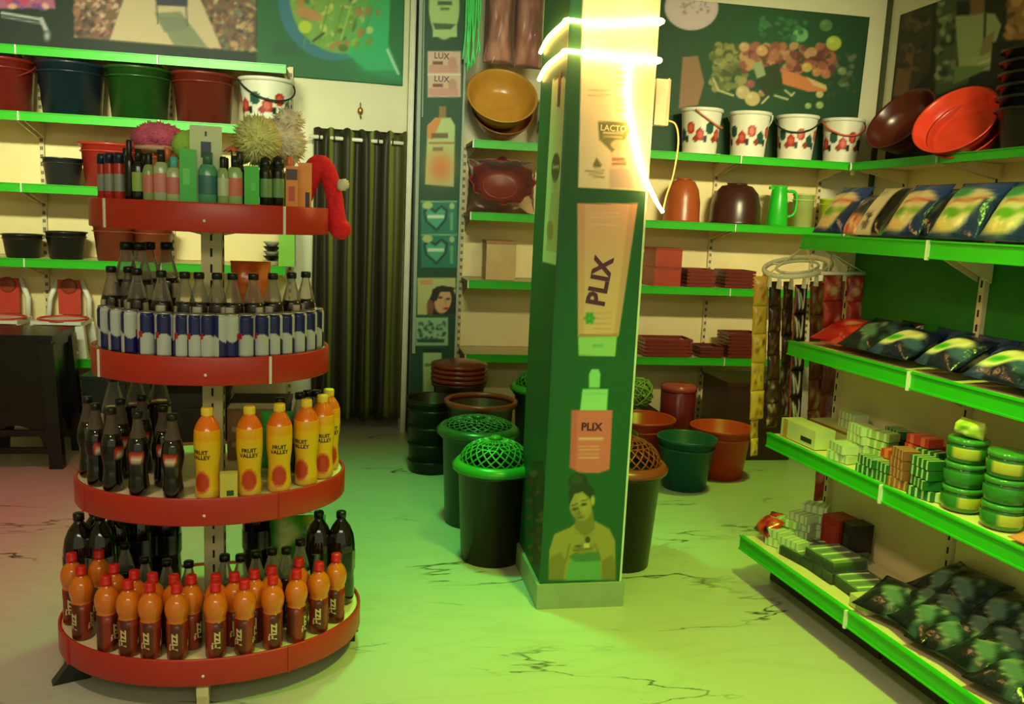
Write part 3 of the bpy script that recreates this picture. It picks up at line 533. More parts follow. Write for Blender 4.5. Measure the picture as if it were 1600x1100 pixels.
obj('foot', MB().prism([(-r-.02, 0), (-r+.09, 0), (-r+.06, .065), (-r+.03, .065)], -.02, .02, M=Matrix.Rotation(rad(22), 4, 'Z') @ Matrix.Rotation(PI/2, 4, 'X')).mesh('foot', BLACK), t)

def ring(px, rho, z, back=False):
    """spot on a tray: at distance rho from the pole, under photo column px, on the front (or back) half"""
    best = None
    for i in range(721):
        a = PI*i/720+(PI if not back else 0); p = Vector((GX+rho*math.cos(a), GY+KY*rho*math.sin(a), z)); e = abs(pix((p.x, p.y, z+.05))[0]-px)
        if best is None or e < best[0]: best = (e, p)
    return best[1]
def face(p): return math.atan2(p.y, p.x)-PI/2+rad(0)+0   # turn the front (-Y) of a thing at p towards the eye
def ring_out(p): return math.atan2(p.y-GY, p.x-GX)+PI/2   # front turned outwards from the pole

# ---- drinks
def canv_lathe(n, prof, fn): return MB().lathe(prof, n, 0, True, colf=fn)
K_juice = Kind()                                    # yellow mango drink in a shaped bottle
def juice_col(a, z):
    c = (240, 188, 26)
    d = ((a)/.75)**2+((z-.052)/.034)**2
    if d < 1: c = (196, 62, 26) if d < .7 else (226, 120, 40)
    elif z < .028: c = (232, 178, 70) if abs(a) < 1 else (226, 170, 30)
    elif z > .172: c = (244, 170, 20)
    if .105 < z < .150 and abs(a) < .1: c = (240, 190, 30)
    return c
prof = [(.030, .001), (.0345, .006), (.0355, .02), (.034, .04), (.0325, .062), (.032, .08), (.0335, .10), (.0365, .125), (.0378, .15), (.0378, .172), (.0376, .19), (.036, .204)]
pr2 = []
for (r0, z0), (r1, z1) in zip(prof, prof[1:]):
    for k in range(5): pr2.append((r0+(r1-r0)*k/5, z0+(z1-z0)*k/5))
pr2.append(prof[-1])
b = K_juice.part('sleeve', MB().lathe(pr2, 56, 0, True, colf=juice_col), PRINTG, None)
K_juice.part('shoulder', MB().lathe([(.036, .204), (.032, .216), (.024, .230), (.0175, .239), (.0155, .243), (.0155, .248)], 24, cap0=False), mat('orange_drink', (240, 116, 12), .2, coat=.5))
K_juice.part('cap', MB().lathe([(.0165, .243), (.0172, .246), (.0172, .262), (.0155, .266)], 20), mat('yellow_cap', (246, 206, 60), .4))
lt = MB(); text_round(lt, 'FRUIT', .0384, .141, .0165, bold=.03); K_juice.part('lettering', lt, mat('navy_ink', (26, 24, 50), .5), b); lt = MB(); text_round(lt, 'VALLEY', .0372, .126, .0165, bold=.03)
K_juice.part('lettering', lt, mat('navy_ink', (26, 24, 50), .5), b)
K_fizz = Kind()                                     # amber drink with a round bulb shoulder
K_fizz.part('bulb', MB().lathe([(.030, .118), (.0285, .124), (.0315, .132), (.0345, .145), (.0355, .158), (.0335, .172), (.028, .186), (.020, .196), (.0145, .202), (.014, .210)], 28, cap0=False), mat('amber_drink', (224, 116, 22), .15, coat=.6, var=.05))
b = K_fizz.part('sleeve', MB().lathe([(.027, .001), (.0305, .006), (.0305, .03), (.0298, .06), (.0305, .09), (.0305, .118)], 28, colf=lambda a, z: (146, 46, 28) if (abs(a-.9) < .55 or abs(a+1.2) < .4) else (92, 34, 22)), PRINTG)
for a in (-.45, 1.5): K_fizz.part('lettering', text_round(MB(), 'Fizz', .0312, .060, .036, ang=a, vertical=True, bold=.03), mat('cream_ink', (222, 196, 140), .5), b)
K_fizz.part('cap', MB().lathe([(.0165, .206), (.0165, .213), (.0155, .214), (.0158, .230), (.0145, .233)], 20), mat('red_cap', (214, 26, 24), .35))
K_cola = Kind()                                     # dark cola, clear empty neck
COLA = mat('dark_cola', (20, 11, 9), .08, coat=.6, var=.02)
K_cola.part('drink', MB().lathe([(.022, .001), (.029, .008), (.031, .03), (.029, .06), (.0275, .08), (.031, .105), (.0318, .135), (.030, .152), (.028, .160)], 24), COLA)
K_cola.part('neck', MB().lathe([(.0282, .160), (.022, .188), (.0155, .210), (.0125, .222), (.0125, .234)], 20, cap0=False), PETB)
K_cola.part('label', MB().lathe([(.0314, .112), (.0324, .118), (.0326, .138), (.0312, .148)], 24, cap0=False, cap1=False, colf=lambda a, z: (40, 14, 12) if abs(math.sin(a*1.5)) < .72 else (188, 178, 160)), PRINTG)
K_cola.part('cap', MB().lathe([(.0155, .230), (.0155, .246), (.0135, .249)], 18), BLACK)
K_slim = Kind()                                     # slim waisted cola bottle
K_slim.part('drink', MB().lathe([(.022, .001), (.029, .006), (.030, .03), (.0265, .06), (.0255, .075), (.0275, .095), (.031, .120), (.0315, .140), (.029, .158), (.0235, .178)], 26), COLA)
K_slim.part('neck', MB().lathe([(.0237, .178), (.0175, .202), (.0135, .225), (.0130, .240)], 20, cap0=False), clearmat('tinted_neck', (170, 150, 130), .2))
b = K_slim.part('label', MB().lathe([(.0285, .098), (.0318, .116), (.0326, .130), (.0318, .143)], 32, cap0=False, cap1=False, colf=lambda a, z: (26, 14, 12) if (abs(a) > .6 or abs(z-.122) > .014) else ((196, 60, 44) if (z-.122) > .004 or abs(a) > .45 else (226, 206, 176))), PRINTG)
K_slim.part('cap', MB().lathe([(.0155, .237), (.0155, .252), (.0135, .255)], 18), BLACK)
K_big = Kind()                                      # two litre dark bottle
K_big.part('drink', MB().lathe([(.036, .001), (.047, .01), (.050, .04), (.049, .09), (.0475, .11), (.050, .13), (.051, .19), (.050, .22), (.044, .255), (.032, .285), (.018, .305), (.0145, .312), (.0145, .322)], 28), COLA)
K_big.part('label', MB().lathe([(.0505, .125), (.0516, .13), (.0516, .195), (.0505, .2)], 28, cap0=False, cap1=False, colf=lambda a, z: (24, 26, 22) if math.sin(a*5+z*90) < .55 else (120, 124, 112)), PRINTG)
K_big.part('cap', MB().lathe([(.0175, .316), (.0175, .336), (.0155, .339)], 18), BLACK)
K_can = Kind()                                      # tall slim energy drink can, blue and silver quarters
def can_col(a, z):
    q = (1 if math.sin(2*a) > 0 else 0) ^ (1 if z-.062+.012*math.sin(a*2) > 0 else 0)
    if abs(z-.066) < .009 and abs(abs(a)-PI/2) < .28: return (186, 30, 34)
    return (24, 26, 92) if q else (190, 192, 190)
zz = [.008+.112*k/32 for k in range(33)]
K_can.part('body', MB().lathe([(.019, .001), (.0235, .003), (.0262, .008)]+[(.0264, z) for z in zz]+[(.0262, .121), (.0235, .129)], 64, colf=can_col), printmat('printed_can', .22))
K_can.part('lid', MB().lathe([(.0237, .129), (.0242, .1325), (.0226, .133), (.021, .1305), (0, .1305)], 24), mat('silver_can_metal', (200, 202, 200), .25, .85))

GN = 'mango drink bottles on the round stand'
xs = [325, 390, 436, 478, 503, 519]
for i, px in enumerate(xs):
    p = ring(px, .372 if i < 5 else .368, TIERS[2][1]); K_juice.place('juice_bottle', 'yellow mango drink bottle, %s of the six on the third tray' % nth(i, 6), 'bottle', GN, p, face(p)+[-.55, -.05, 0, -.5, .1, .3][i], 1.03)
p = ring(357, .40, TIERS[2][1]); o = tag(obj('juice_carton', MB().box((0, 0, .04), (.05, .03, .08)).box((.004, -.0152, .02), (.02, .002, .016), 1).mesh('juice_carton', [cmat((214, 196, 84)), cmat((30, 80, 40))]), None, p, (0, 0, face(p))), 'small yellow green carton between two mango drink bottles on third tray', 'carton')
xs = [132, 152, 176, 217, 271]
for i, px in enumerate(xs):
    p = ring(px, .378, TIERS[2][1]); K_slim.place('cola_bottle', 'slim dark cola bottle, %s of the front row on the third tray' % nth(i, 5), 'bottle', 'slim cola bottles on the third tray', p, face(p)+[.5, .4, .9, -.25, -.3][i])
for i, (px, rho) in enumerate([(190, .29), (205, .22), (256, .26)]):
    p = ring(px, rho, TIERS[2][1]); K_slim.place('cola_bottle', 'slim cola bottle standing behind the front row, %s on third tray' % nth(i, 3), 'bottle', 'slim cola bottles behind on the third tray', p, face(p))
for i, (px, rho) in enumerate([(437, .27), (468, .28), (492, .30), (515, .33)]):
    p = ring(px, rho, TIERS[2][1]); K_cola.place('cola_bottle', 'black capped bottle behind the mango bottles, %s on third tray' % nth(i, 4), 'bottle', 'black capped bottles behind the mango bottles', p, face(p), 1.08)
F4 = [(98, .1), (129, -.5), (168, 1.2), (202, -.2), (236, -.1), (277, .1), (337, .5), (382, -.2), (426, .5), (463, 1.5), (498, .3), (524, .1)]
for i, (px, a) in enumerate(F4):
    p = ring(px, .438, TIERS[3][1]); K_fizz.place('fizz_bottle', 'amber drink bottle with red cap, %s in front row of bottom tray' % nth(i, 12), 'bottle', 'amber red capped bottles on the bottom tray', p, face(p)+a)
for i, px in enumerate([118, 150, 180, 212, 240, 273, 300, 338, 367, 397, 424, 466]):
    p = ring(px, .358, TIERS[3][1]); K_fizz.place('fizz_bottle', 'amber drink bottle with red cap, %s in second row of bottom tray' % nth(i, 12), 'bottle', 'amber red capped bottles on the bottom tray', p, face(p)+random.uniform(-1, 1))
for i, (px, rho) in enumerate([(110, .425), (150, .36)]):
    p = ring(px, rho, TIERS[3][1], True); K_big.place('large_cola_bottle', 'large dark soda bottle at the left rim of bottom tray, %s one' % ['outer', 'inner'][i], 'bottle', 'large dark soda bottles', p, face(p))
for i, (px, rho) in enumerate([(522, .34), (558, .415)]):
    p = ring(px, rho, TIERS[3][1], True); K_big.place('large_cola_bottle', 'large dark soda bottle at the right rim of bottom tray, %s one' % ['inner', 'outer'][i], 'bottle', 'large dark soda bottles', p, face(p)+.6, .97)
for i, (px, rho) in enumerate([(165, .30), (195, .30), (228, .30), (262, .29), (296, .29), (352, .28), (376, .30), (400, .29), (425, .30), (447, .33), (468, .32), (488, .34)]):
    p = ring(px, rho-.02, TIERS[3][1]); K_cola.place('cola_bottle', 'small dark soda bottle in third row of bottom tray, %s' % nth(i, 12), 'bottle', 'small dark bottles behind on the bottom tray', p, face(p), 1. if i < 5 else 1.06)
# cans and cola bottles on the second tray
cx = [167, 184, 204, 230, 257, 285, 305, 325, 345, 362, 384, 409, 428, 447, 466, 482, 493]
ca = [.8, .8, .8, -.8, -.8, -.8, -.75, -.8, .3, .8, -.8, -.75, -.6, -.8, -.7, -.8, -.8]
for i, px in enumerate(cx):
    p = ring(px, .325, TIERS[1][1]); K_can.place('energy_drink_can', 'blue and silver slim drink can, %s along the second tray rim' % nth(i, 17), 'can', 'slim drink cans on the second tray', p, face(p)-ca[i]+random.uniform(-.12, .12))
for i, (px, rho) in enumerate([(162, .30), (188, .25), (216, .25), (254, .245), (290, .245), (312, .24), (340, .24), (364, .245), (396, .25), (426, .25), (455, .26), (477, .29)]):
    p = ring(px, rho, TIERS[1][1]); K_cola.place('cola_bottle', 'dark cola bottle behind the drink cans, %s on second tray' % nth(i, 12), 'bottle', 'cola bottles behind the cans', p, face(p)+i)
for i, (px, rho) in enumerate([(180, .26), (205, .22), (235, .22), (262, .2)]):
    p = ring(px, rho, TIERS[1][1], True); K_cola.place('cola_bottle', 'cola bottle at the back of second tray left of pole, %s' % nth(i, 4), 'bottle', 'cola bottles at the back of the second tray', p, 0, 1.3)
for i, (px, rho) in enumerate([(180, .32), (215, .28), (250, .26)]):
    p = ring(px, rho, TIERS[2][1], True); K_cola.place('cola_bottle', 'cola bottle at the back of third tray left of pole, %s' % nth(i, 3), 'bottle', 'cola bottles at the back of the third tray', p, 0, 1.25)
for i, (px, rho) in enumerate([(150, .42), (185, .38), (222, .35), (262, .33), (400, .32), (432, .35)]):
    p = ring(px, rho, TIERS[3][1], True); K_big.place('large_cola_bottle', 'large dark soda bottle at the back of bottom tray, %s' % nth(i, 6), 'bottle', 'large soda bottles at the back of the bottom tray', p, 0, .95)
# ---- toiletries on the top tray
KC = {}
def toiletry(h, r, body, cap, label, style):
    key = (h, r, body, cap, label, style)
    if key in KC: return KC[key]
    k = Kind(); zc = h*.78
    if style == 'round':
        b = k.part('body', MB().lathe([(r*.85, .001), (r, .005), (r, zc*.82), (r*.8, zc*.92), (r*.5, zc*.98), (r*.45, zc)], 18), cmat(body, .2))
        k.part('cap', MB().lathe([(r*.55, zc*.985), (r*.58, zc), (r*.58, h*.97), (r*.45, h)], 16), cmat(cap, .3))
    elif style == 'stick':
        b = k.part('body', MB().lathe([(r*.9, .001), (r, .004), (r, zc), (r*.96, zc+.002)], 18), cmat(body, .3))
        k.part('cap', MB().lathe([(r*1.02, zc), (r*1.02, h*.96), (r*.8, h)], 16), cmat(cap, .3))
    elif style == 'dome':
        b = k.part('body', MB().lathe([(r*.8, .001), (r*.9, .004), (r*.92, h*.5), (r, h*.66), (r*.9, zc)], 18), cmat(body, .3))
        k.part('cap', MB().lathe([(r*.92, zc-.002), (r*.95, h*.86), (r*.7, h*.96), (0, h)], 16), cmat(cap, .3))
    elif style == 'flat':
        M = Matrix.Diagonal((1, .6, 1, 1))
        b = k.part('body', MB().lathe([(r*.9, .001), (r, .004), (r, zc*.85), (r*.7, zc*.97), (r*.4, zc)], 18, M=M), cmat(body, .15))
        k.part('cap', MB().lathe([(r*.5, zc*.985), (r*.5, h)], 16, M=M), cmat(cap, .3))
    if label:
        M = Matrix.Diagonal((1, .6, 1, 1)) if style == 'flat' else None
        k.part('label', MB().lathe([(r*1.015, h*.2), (r*1.02, h*.21), (r*1.02, h*.55), (r*1.015, h*.56)], 18, cap0=False, cap1=False, M=M), cmat(label, .35), b)
    KC[key] = k; return k
def carton(w, d, h, c, patches):
    mb = MB().box((0, 0, h/2), (w, d, h)); ms = [cmat(c, .4)]
    for i, (x, z, pw, ph, pc) in enumerate(patches): mb.box((x*w, -d/2-.0006, z*h), (pw*w, .0012, ph*h), i+1); ms.append(cmat(pc, .4))
    return mb.mesh('carton', ms)
Z1T = TIERS[0][1]; G1 = 'toiletries on the top tray'
NAV, GRY, RED_, BLK, GRN = (26, 34, 70), (150, 156, 150), (196, 44, 44), (18, 18, 18), (52, 170, 60)
T1 = [(144, 'stick', .135, .013, (204, 70, 60), (226, 120, 50), None, 'red deodorant stick with orange cap at left end of top tray'),
      (158, 'stick', .138, .014, RED_, NAV, GRY, 'red bottle with navy cap and grey label, first of three on top tray'),
      (172, 'stick', .138, .014, RED_, NAV, GRY, 'red bottle with navy cap and grey label, second of three on top tray'),
      (187, 'stick', .138, .014, RED_, NAV, GRY, 'red bottle with navy cap and grey label, third of three on top tray'),
      (203, 'round', .175, .014, BLK, BLK, None, 'tall black bottle with black cap on the top tray'),
      (217, 'flat', .150, .018, (24, 26, 22), BLK, (150, 180, 80), 'black bottle with pale green label on the top tray'),
      (233, 'round', .140, .017, (150, 170, 110), BLK, (206, 120, 110), 'greenish bottle with pink label and black cap on top tray'),
      (252, 'flat', .150, .021, (176, 190, 150), BLK, (214, 130, 120), 'clear bottle with pink label below the pink plush'),
      (272, 'flat', .132, .021, (180, 190, 140), (90, 190, 190), (206, 110, 110), 'clear bottle with cyan cap on the top tray'),
      (325, 'flat', .150, .026, (84, 160, 120), (60, 110, 90), (50, 110, 110), 'teal bottle standing before the pale blue printed box'),
      (349, 'round', .140, .016, (150, 180, 120), BLK, (196, 206, 170), 'pale green bottle with black cap right of printed box'),
      (367, 'flat', .145, .022, (150, 190, 120), BLK, (216, 110, 90), 'light green bottle with red label and black cap'),
      (415, 'dome', .150, .019, (22, 24, 18), BLK, (110, 150, 90), 'dark domed bottle with green label, left one of a pair'),
      (434, 'dome', .155, .019, (22, 24, 18), BLK, (110, 150, 90), 'dark domed bottle with green label, right one of a pair')]
for px, st, h, r, bc, cc, lc, lb in T1:
    p = ring(px, .332-r, Z1T); toiletry(h, r, bc, cc, lc, st).place('toiletry_bottle', lb, 'bottle', G1, p, face(p))
for px, rho, w, d, h, c, pt, lb in [
    (294, .30, .045, .03, .155, (60, 190, 64), [(-.1, .5, .4, .3, (100, 214, 96))], 'bright green shampoo pouch box left of the printed box'),
    (322, .255, .088, .05, .225, (206, 216, 168), [(0, .70, .32, .2, (26, 60, 86)), (0, .90, .06, .06, (40, 60, 50))], 'tall pale green perfume box with a blue square'),
    (393, .315, .042, .028, .118, (54, 190, 50), [(.1, .5, .3, .2, (90, 210, 90))], 'bright green small box on the right half of top tray'),
    (456, .31, .036, .03, .128, (236, 140, 40), [(0, .8, .9, .25, (70, 26, 20)), (0, .35, .5, .35, (206, 70, 40))], 'orange box with dark red band at right of top tray'),
    (476, .31, .042, .03, .142, (240, 150, 44), [(.2, .2, .3, .34, (30, 20, 18))], 'orange box with a black figure at right end of top tray')]:
    p = ring(px, rho, Z1T); tag(obj('toiletry_box', carton(w, d, h, c, pt), None, p, (0, 0, face(p))), lb, 'box', 'boxes on the top tray')
for i, (px, rho) in enumerate([(160, .27), (190, .25), (225, .26), (262, .25), (352, .25), (375, .26), (420, .26), (452, .25)]):
    p = ring(px, rho, Z1T); toiletry(.14+.02*(i % 2), .017, [(170, 60, 50), (30, 34, 30), (160, 170, 120), (110, 160, 100)][i % 4], [(30, 40, 80), (20, 20, 20), (20, 20, 20), (226, 120, 70)][i % 4], None, 'round').place('toiletry_bottle', 'partly hidden bottle in second row of the top tray, %s' % nth(i, 8), 'bottle', 'second row toiletries on the top tray', p, face(p))
# plush toys: a body with fur tufts
def fur(mb, c, r, n, ln, m=0):
    for _ in range(n):
        v = Vector((random.gauss(0, 1), random.gauss(0, 1), random.gauss(0, 1))).normalized(); b = Vector((c[0]+v.x*r[0]*.93, c[1]+v.y*r[1]*.93, c[2]+v.z*r[2]*.93))
        w = v.orthogonal().normalized()*.006; q = v.cross(w); tip = b+v*ln*random.uniform(.6, 1.2)+Vector((random.uniform(-1, 1), random.uniform(-1, 1), random.uniform(-1.2, .6)))*ln*.6
        mb.add([b+w, b-w*.5+q*.8, b-w*.5-q*.8, tip], [(0, 1, 3), (1, 2, 3), (2, 0, 3)], m, True)
    return mb
def plush(name, label, c, col, r, n, ln, extra=None):
    t = thing(name, label, 'plush toy', None, c)
    obj('body', fur(MB().ball((0, 0, 0), r, jit=.06), (0, 0, 0), r, n, ln).mesh('body', mat('plush_%d_%d_%d' % col, col, .9, var=.25, vscale=40)), t)
    if extra: extra(t)
    return t
p = ring(249, .2, Z1T); plush('plush_toy', 'pink furry plush hat lying on the bottles of top tray', (p.x, p.y, Z1T+.19), (232, 110, 150), (.072, .06, .042), 1200, .010,
                              lambda t: obj('brim', MB().ball((0, -.015, -.032), (.066, .05, .014)).mesh('brim', cmat((236, 190, 170), .8)), t))
p = ring(294, .2, Z1T); tag(obj('plush_ball', fur(MB().ball((0, 0, 0), .045), (0, 0, 0), (.045,)*3, 200, .006).mesh('plush_ball', mat('plush_lime', (170, 214, 90), .9)), None, (p.x, p.y, Z1T+.17)), 'lime green plush ball left of the tall printed box', 'plush toy')
p = ring(402, .21, Z1T); plush('plush_toy', 'shaggy yellow plush toy at the right of top tray', (p.x, p.y, Z1T+.2), (244, 244, 160), (.052, .045, .06), 1500, .022)
p = ring(447, .2, Z1T); plush('plush_toy', 'fluffy cream white plush toy beside the red one', (p.x, p.y, Z1T+.205), (252, 232, 206), (.078, .06, .066), 1600, .016,
                              lambda t: obj('ear', fur(MB().ball((.03, 0, .07), (.035, .03, .03)), (.03, 0, .07), (.035, .03, .03), 160, .02).mesh('ear', MATS['plush_252_232_206']), t))
p = ring(485, .30, Z1T, True)
RP = mat('red_plush', (226, 26, 44), .85, var=.2, vscale=60, bump=.4)
t = thing('plush_toy', 'red plush hat with white pompom drooping over the right rim', 'plush toy', None, (GX+.285, GY+.07, Z1T))
obj('body', MB().tube(smooth([(-.01, 0, .03), (.01, 0, .10), (.04, 0, .15), (.07, 0, .12), (.092, 0, .04), (.10, 0, -.04), (.118, 0, -.07)], 4), [.028, .030, .033, .034, .035, .035, .034, .033, .032, .031, .031, .030, .030, .029, .029, .028, .028, .028, .030, .032, .034, .034, .033, .03, .024], 12).ball((.112, 0, -.06), (.036, .034, .036)).mesh('body', RP), t)
obj('pompom', fur(MB().ball((.118, -.02, .085), .018), (.118, -.02, .085), (.018,)*3, 160, .005).mesh('pompom', mat('white_fluff', (236, 226, 206), .9)), t)
p = ring(362, .21, Z1T); t = thing('artificial_flower', 'small coral artificial flower behind the light green bottle', 'flower', None, (p.x, p.y, Z1T))
obj('stem', MB().tube([(0, 0, 0), (.004, 0, .09), (0, 0, .17)], .003, 6).mesh('stem', cmat((60, 120, 50))), t)
for k in range(6):
    M = Matrix.Translation((0, 0, .175)) @ Matrix.Rotation(k*PI/3, 4, 'Z') @ Matrix.Rotation(.6, 4, 'Y')
    obj('petal', MB().ball((.014, 0, 0), (.014, .009, .003), nu=8, nv=6, M=M).mesh('petal', cmat((236, 110, 90), .6)), t)

# ---- pouches / bags
def pillow(w, h, d, cv=None, nu=15, nv=15, crimp=.05, lump=.12, seed=0):
    """pillow pouch standing in local x-z, front to -y, base at z=0"""
    r = random.Random(seed); ph = [r.uniform(0, 6) for _ in range(4)]
    def th(u, v):
        a = max(0, 1-abs(2*u-1)**3.5)*max(0, 1-abs(2*v-1)**3.2); return d/2*a*(1+lump*math.sin(7*u+ph[0])*math.sin(6*v+ph[1])+lump*.6*math.sin(15*u+ph[2]+8*v))
    def wx(u, v): return (u-.5)*w*(1-.04*math.sin(PI*v)+.008*math.sin(40*v+ph[3]))
    mb = MB(); C = cv.cols() if cv else None
    if cv: nu, nv = cv.nx, cv.ny
    f = [(wx(i/(nu-1), j/(nv-1)), -th(i/(nu-1), j/(nv-1))-.0008, h*(1-j/(nv-1))) for j in range(nv) for i in range(nu)]
    bk = [(x, -y*.9, z) for x, y, z in f]
    F = [((j+1)*nu+i, (j+1)*nu+i+1, j*nu+i+1, j*nu+i) for j in range(nv-1) for i in range(nu-1)]
    mb.add(f, F, 0, True, None, C); mb.add(bk, [tuple(reversed(q)) for q in F], 0, True, None, C)
    n = nu*nv; ed = [(i, i+1) for i in range(nu-1)]+[((nv-1)*nu+i+1, (nv-1)*nu+i) for i in range(nu-1)]+[((j+1)*nu, j*nu) for j in range(nv-1)]+[(j*nu+nu-1, (j+1)*nu+nu-1) for j in range(nv-1)]
    k = len(mb.v)-2*n
    for a, b in ed: mb.f.append((k+a, k+b, k+n+b, k+n+a)); mb.m.append(0); mb.sm.append(True)
    return mb
GLOSS = printmat('glossy_pouch_film', .22, .3)
def bag_canvas(base, fn=None, n=15):
    c = Canvas(n, n, ((0, 0), (100, 0), (0, 100), (100, 100)), base)
    if fn: fn(c)
    return c
p = ring(392, .20, TIERS[1][1], True)
tag(obj('snack_bag', pillow(.13, .17, .07, bag_canvas((214, 96, 40), lambda c: c.speck(20, (10, 10, 90, 90), [(236, 140, 70), (190, 70, 30)], (6, 14)))).mesh('snack_bag', GLOSS), None, (p.x, p.y, TIERS[1][1]+.1), (.1, 0, .1)), 'glossy orange snack bag behind the pole on second tray', 'bag')
tag(obj('snack_bag_support_box', carton(.13, .08, .1, (120, 70, 50), []), None, (p.x, p.y, TIERS[1][1])), 'brown support box under the orange snack bag on second tray', 'carton')  # box that props up the bag above it
p = ring(482, .27, TIERS[1][1], True)
tag(obj('bread_pack', pillow(.1, .14, .07, bag_canvas((216, 206, 130), lambda c: c.glow(50, 50, 40, 40, (230, 222, 160)))).mesh('bread_pack', GLOSS), None, p, (-.2, 0, .3)), 'pale yellow bread pack behind the rightmost cans', 'pack')
p = ring(470, .25, TIERS[2][1], True)
tag(obj('snack_bag', pillow(.2, .2, .09, bag_canvas((70, 196, 84), lambda c: c.speck(14, (10, 10, 90, 90), [(140, 226, 140), (40, 150, 60), (200, 236, 180)], (5, 13)))).mesh('snack_bag', GLOSS), None, (p.x, p.y, TIERS[2][1]), (.1, 0, 0)), 'crinkled green snack bag at the back of third tray', 'bag')
p = ring(395, .22, TIERS[2][1], True); tag(obj('biscuit_carton', carton(.16, .09, .18, (150, 110, 74), [(0, .6, .8, .1, (190, 160, 120)), (0, .3, .8, .1, (190, 160, 120))]), None, p), 'brown striped carton at the back of third tray', 'carton')
p = ring(465, .36, TIERS[3][1], True)
tag(obj('snack_bag', pillow(.2, .26, .09, bag_canvas((60, 150, 50), lambda c: c.speck(16, (10, 5, 90, 60), [(200, 206, 90), (100, 190, 80), (226, 226, 150)], (6, 14)))).mesh('snack_bag', GLOSS), None, (p.x, p.y, TIERS[3][1]), (.1, 0, 0)), 'green and yellow snack bag at the back of bottom tray', 'bag')

# ================================================================ GOODS ON THE WALL SHELVES
def fine(prof, n):
    out = []
    for (r0, z0), (r1, z1) in zip(prof, prof[1:]):
        for k in range(n): out.append((r0+(r1-r0)*k/n, z0+(z1-z0)*k/n))
    return out+[prof[-1]]
def bucket_prof(rt, rb, h, th=.006): return [(rb, .001), (rt*.96, h*.94), (rt*1.03, h*.945), (rt*1.05, h*.99), (rt*1.02, h), (rt-th, h*.985), (rb-th, .012), (0, .012)]
def tub(label, loc, rt, rb, h, col, handle=True, cat='tub', group=None, rz=0, name='plastic_tub', hcol=None):
    t = thing(name, label, cat, group, loc, (0, 0, rz))
    obj('body', MB().lathe(bucket_prof(rt, rb, h), 36).mesh('body', cmat(col, .3)), t)
    obj('band', MB().lathe([(rb+(rt-rb)*.80, h*.79), (rb+(rt-rb)*.80+.006, h*.80), (rb+(rt-rb)*.82+.006, h*.82), (rb+(rt-rb)*.82, h*.83)], 36, cap0=False, cap1=False).mesh('band', cmat(col, .3)), t)
    if handle:
        pts = [(rt*1.05*math.cos(a), -rt*.78*math.sin(a), h*.93-.35*rt*math.sin(a)*1.6) for a in np.linspace(0, PI, 17)]
        obj('handle', MB().tube(pts, .0055, 6).mesh('handle', cmat(hcol or col, .4)), t)
    return t
def shelf_at(px, py, z, Y=5.79): p = atY(px, py, Y); return (p.x, Y, z+.001)
zS = LT[1]
for px, py, rt, h, c, lb, hd in [(5, 150, .18, .305, (124, 34, 30), 'dark red plastic tub at the left end of bucket shelf', True), (113, 155, .192, .305, (22, 38, 50), 'navy blue plastic tub on the left bucket shelf', False),
                             (219, 162, .192, .305, (32, 72, 26), 'dark green plastic tub on the left bucket shelf', False), (319, 172, .186, .30, (112, 38, 30), 'brown red plastic tub next to the floral bucket', False)]:
    tub(lb, shelf_at(px, py, zS, 5.752), rt, rt*.83, h, c, hd)
def floral(a, z, h=.3):
    c = (228, 226, 206); v = z/h
    if .2 < v < .70:
        for k in range(12):
            a0 = -PI+2*PI*(k+.5)/12; da = (a-a0+PI) % (2*PI)-PI; zc = .50+.07*(-1)**k
            d = (da/.25)**2+((v-zc)/.14)**2
            if d < 1: return ((176, 44, 34) if d > .3 else (206, 96, 74)) if k % 3 != 1 else (40, 84, 70)
            d2 = ((da-.28)/.12)**2+((v-.34)/.07)**2
            if d2 < 1: return (30, 40, 30) if k % 2 else (150, 60, 44)
    return c
def floral_bucket(label, loc, rt, h, hcol, rz, tilt):
    t = thing('floral_bucket', label, 'bucket', 'white floral buckets', loc, (0, 0, rz)); rb = rt*.8
    mb = MB().lathe(fine([(rb, .001), (rt*.96, h*.92)], 26), 72, cap1=False, colf=lambda a, z: floral(a, z, h))
    mb.lathe([(rt*.96, h*.92), (rt*1.03, h*.925), (rt*1.04, h*.99), (rt, h), (rt-.006, h*.98), (rb, .012), (0, .012)], 72, cap0=False, colf=lambda a, z: (230, 228, 210))
    obj('body', mb.mesh('body', printmat('floral_print', .3)), t)
    pts = [(rt*1.05*math.cos(a), -rt*1.06*math.sin(a)*math.cos(tilt), h*.94-rt*math.sin(a)*.75) for a in np.linspace(0, PI, 17)]
    obj('handle', MB().tube(pts, .006, 6).mesh('handle', cmat(hcol, .4)), t)
floral_bucket('white floral bucket alone at the end of the left bucket shelf', shelf_at(416, 180, zS, 5.755), .165, .30, (30, 50, 40), .4, .2)
for i, (px, py, hc, rz, lb) in enumerate([(1093, 225, (206, 120, 90), .9, 'white floral bucket with pinkish handle nearest the light rope'), (1168, 232, (222, 220, 200), 2.6, 'white floral bucket without visible handle, second from the pillar'),
                                  (1242, 236, (30, 50, 30), -.5, 'white floral bucket with dark green handle on the right shelf'), (1313, 240, (206, 90, 60), -.2, 'white floral bucket with red handle next to the corner')]):
    floral_bucket(lb, shelf_at(px, py, RT[0], 5.80), .142, .315, hc, rz, .3)
p = shelf_at(866, 200, RT[0], 5.83); floral_bucket('white floral bucket mostly hidden behind the pillar', p, .14, .3, (222, 220, 200), 1.2, .2)
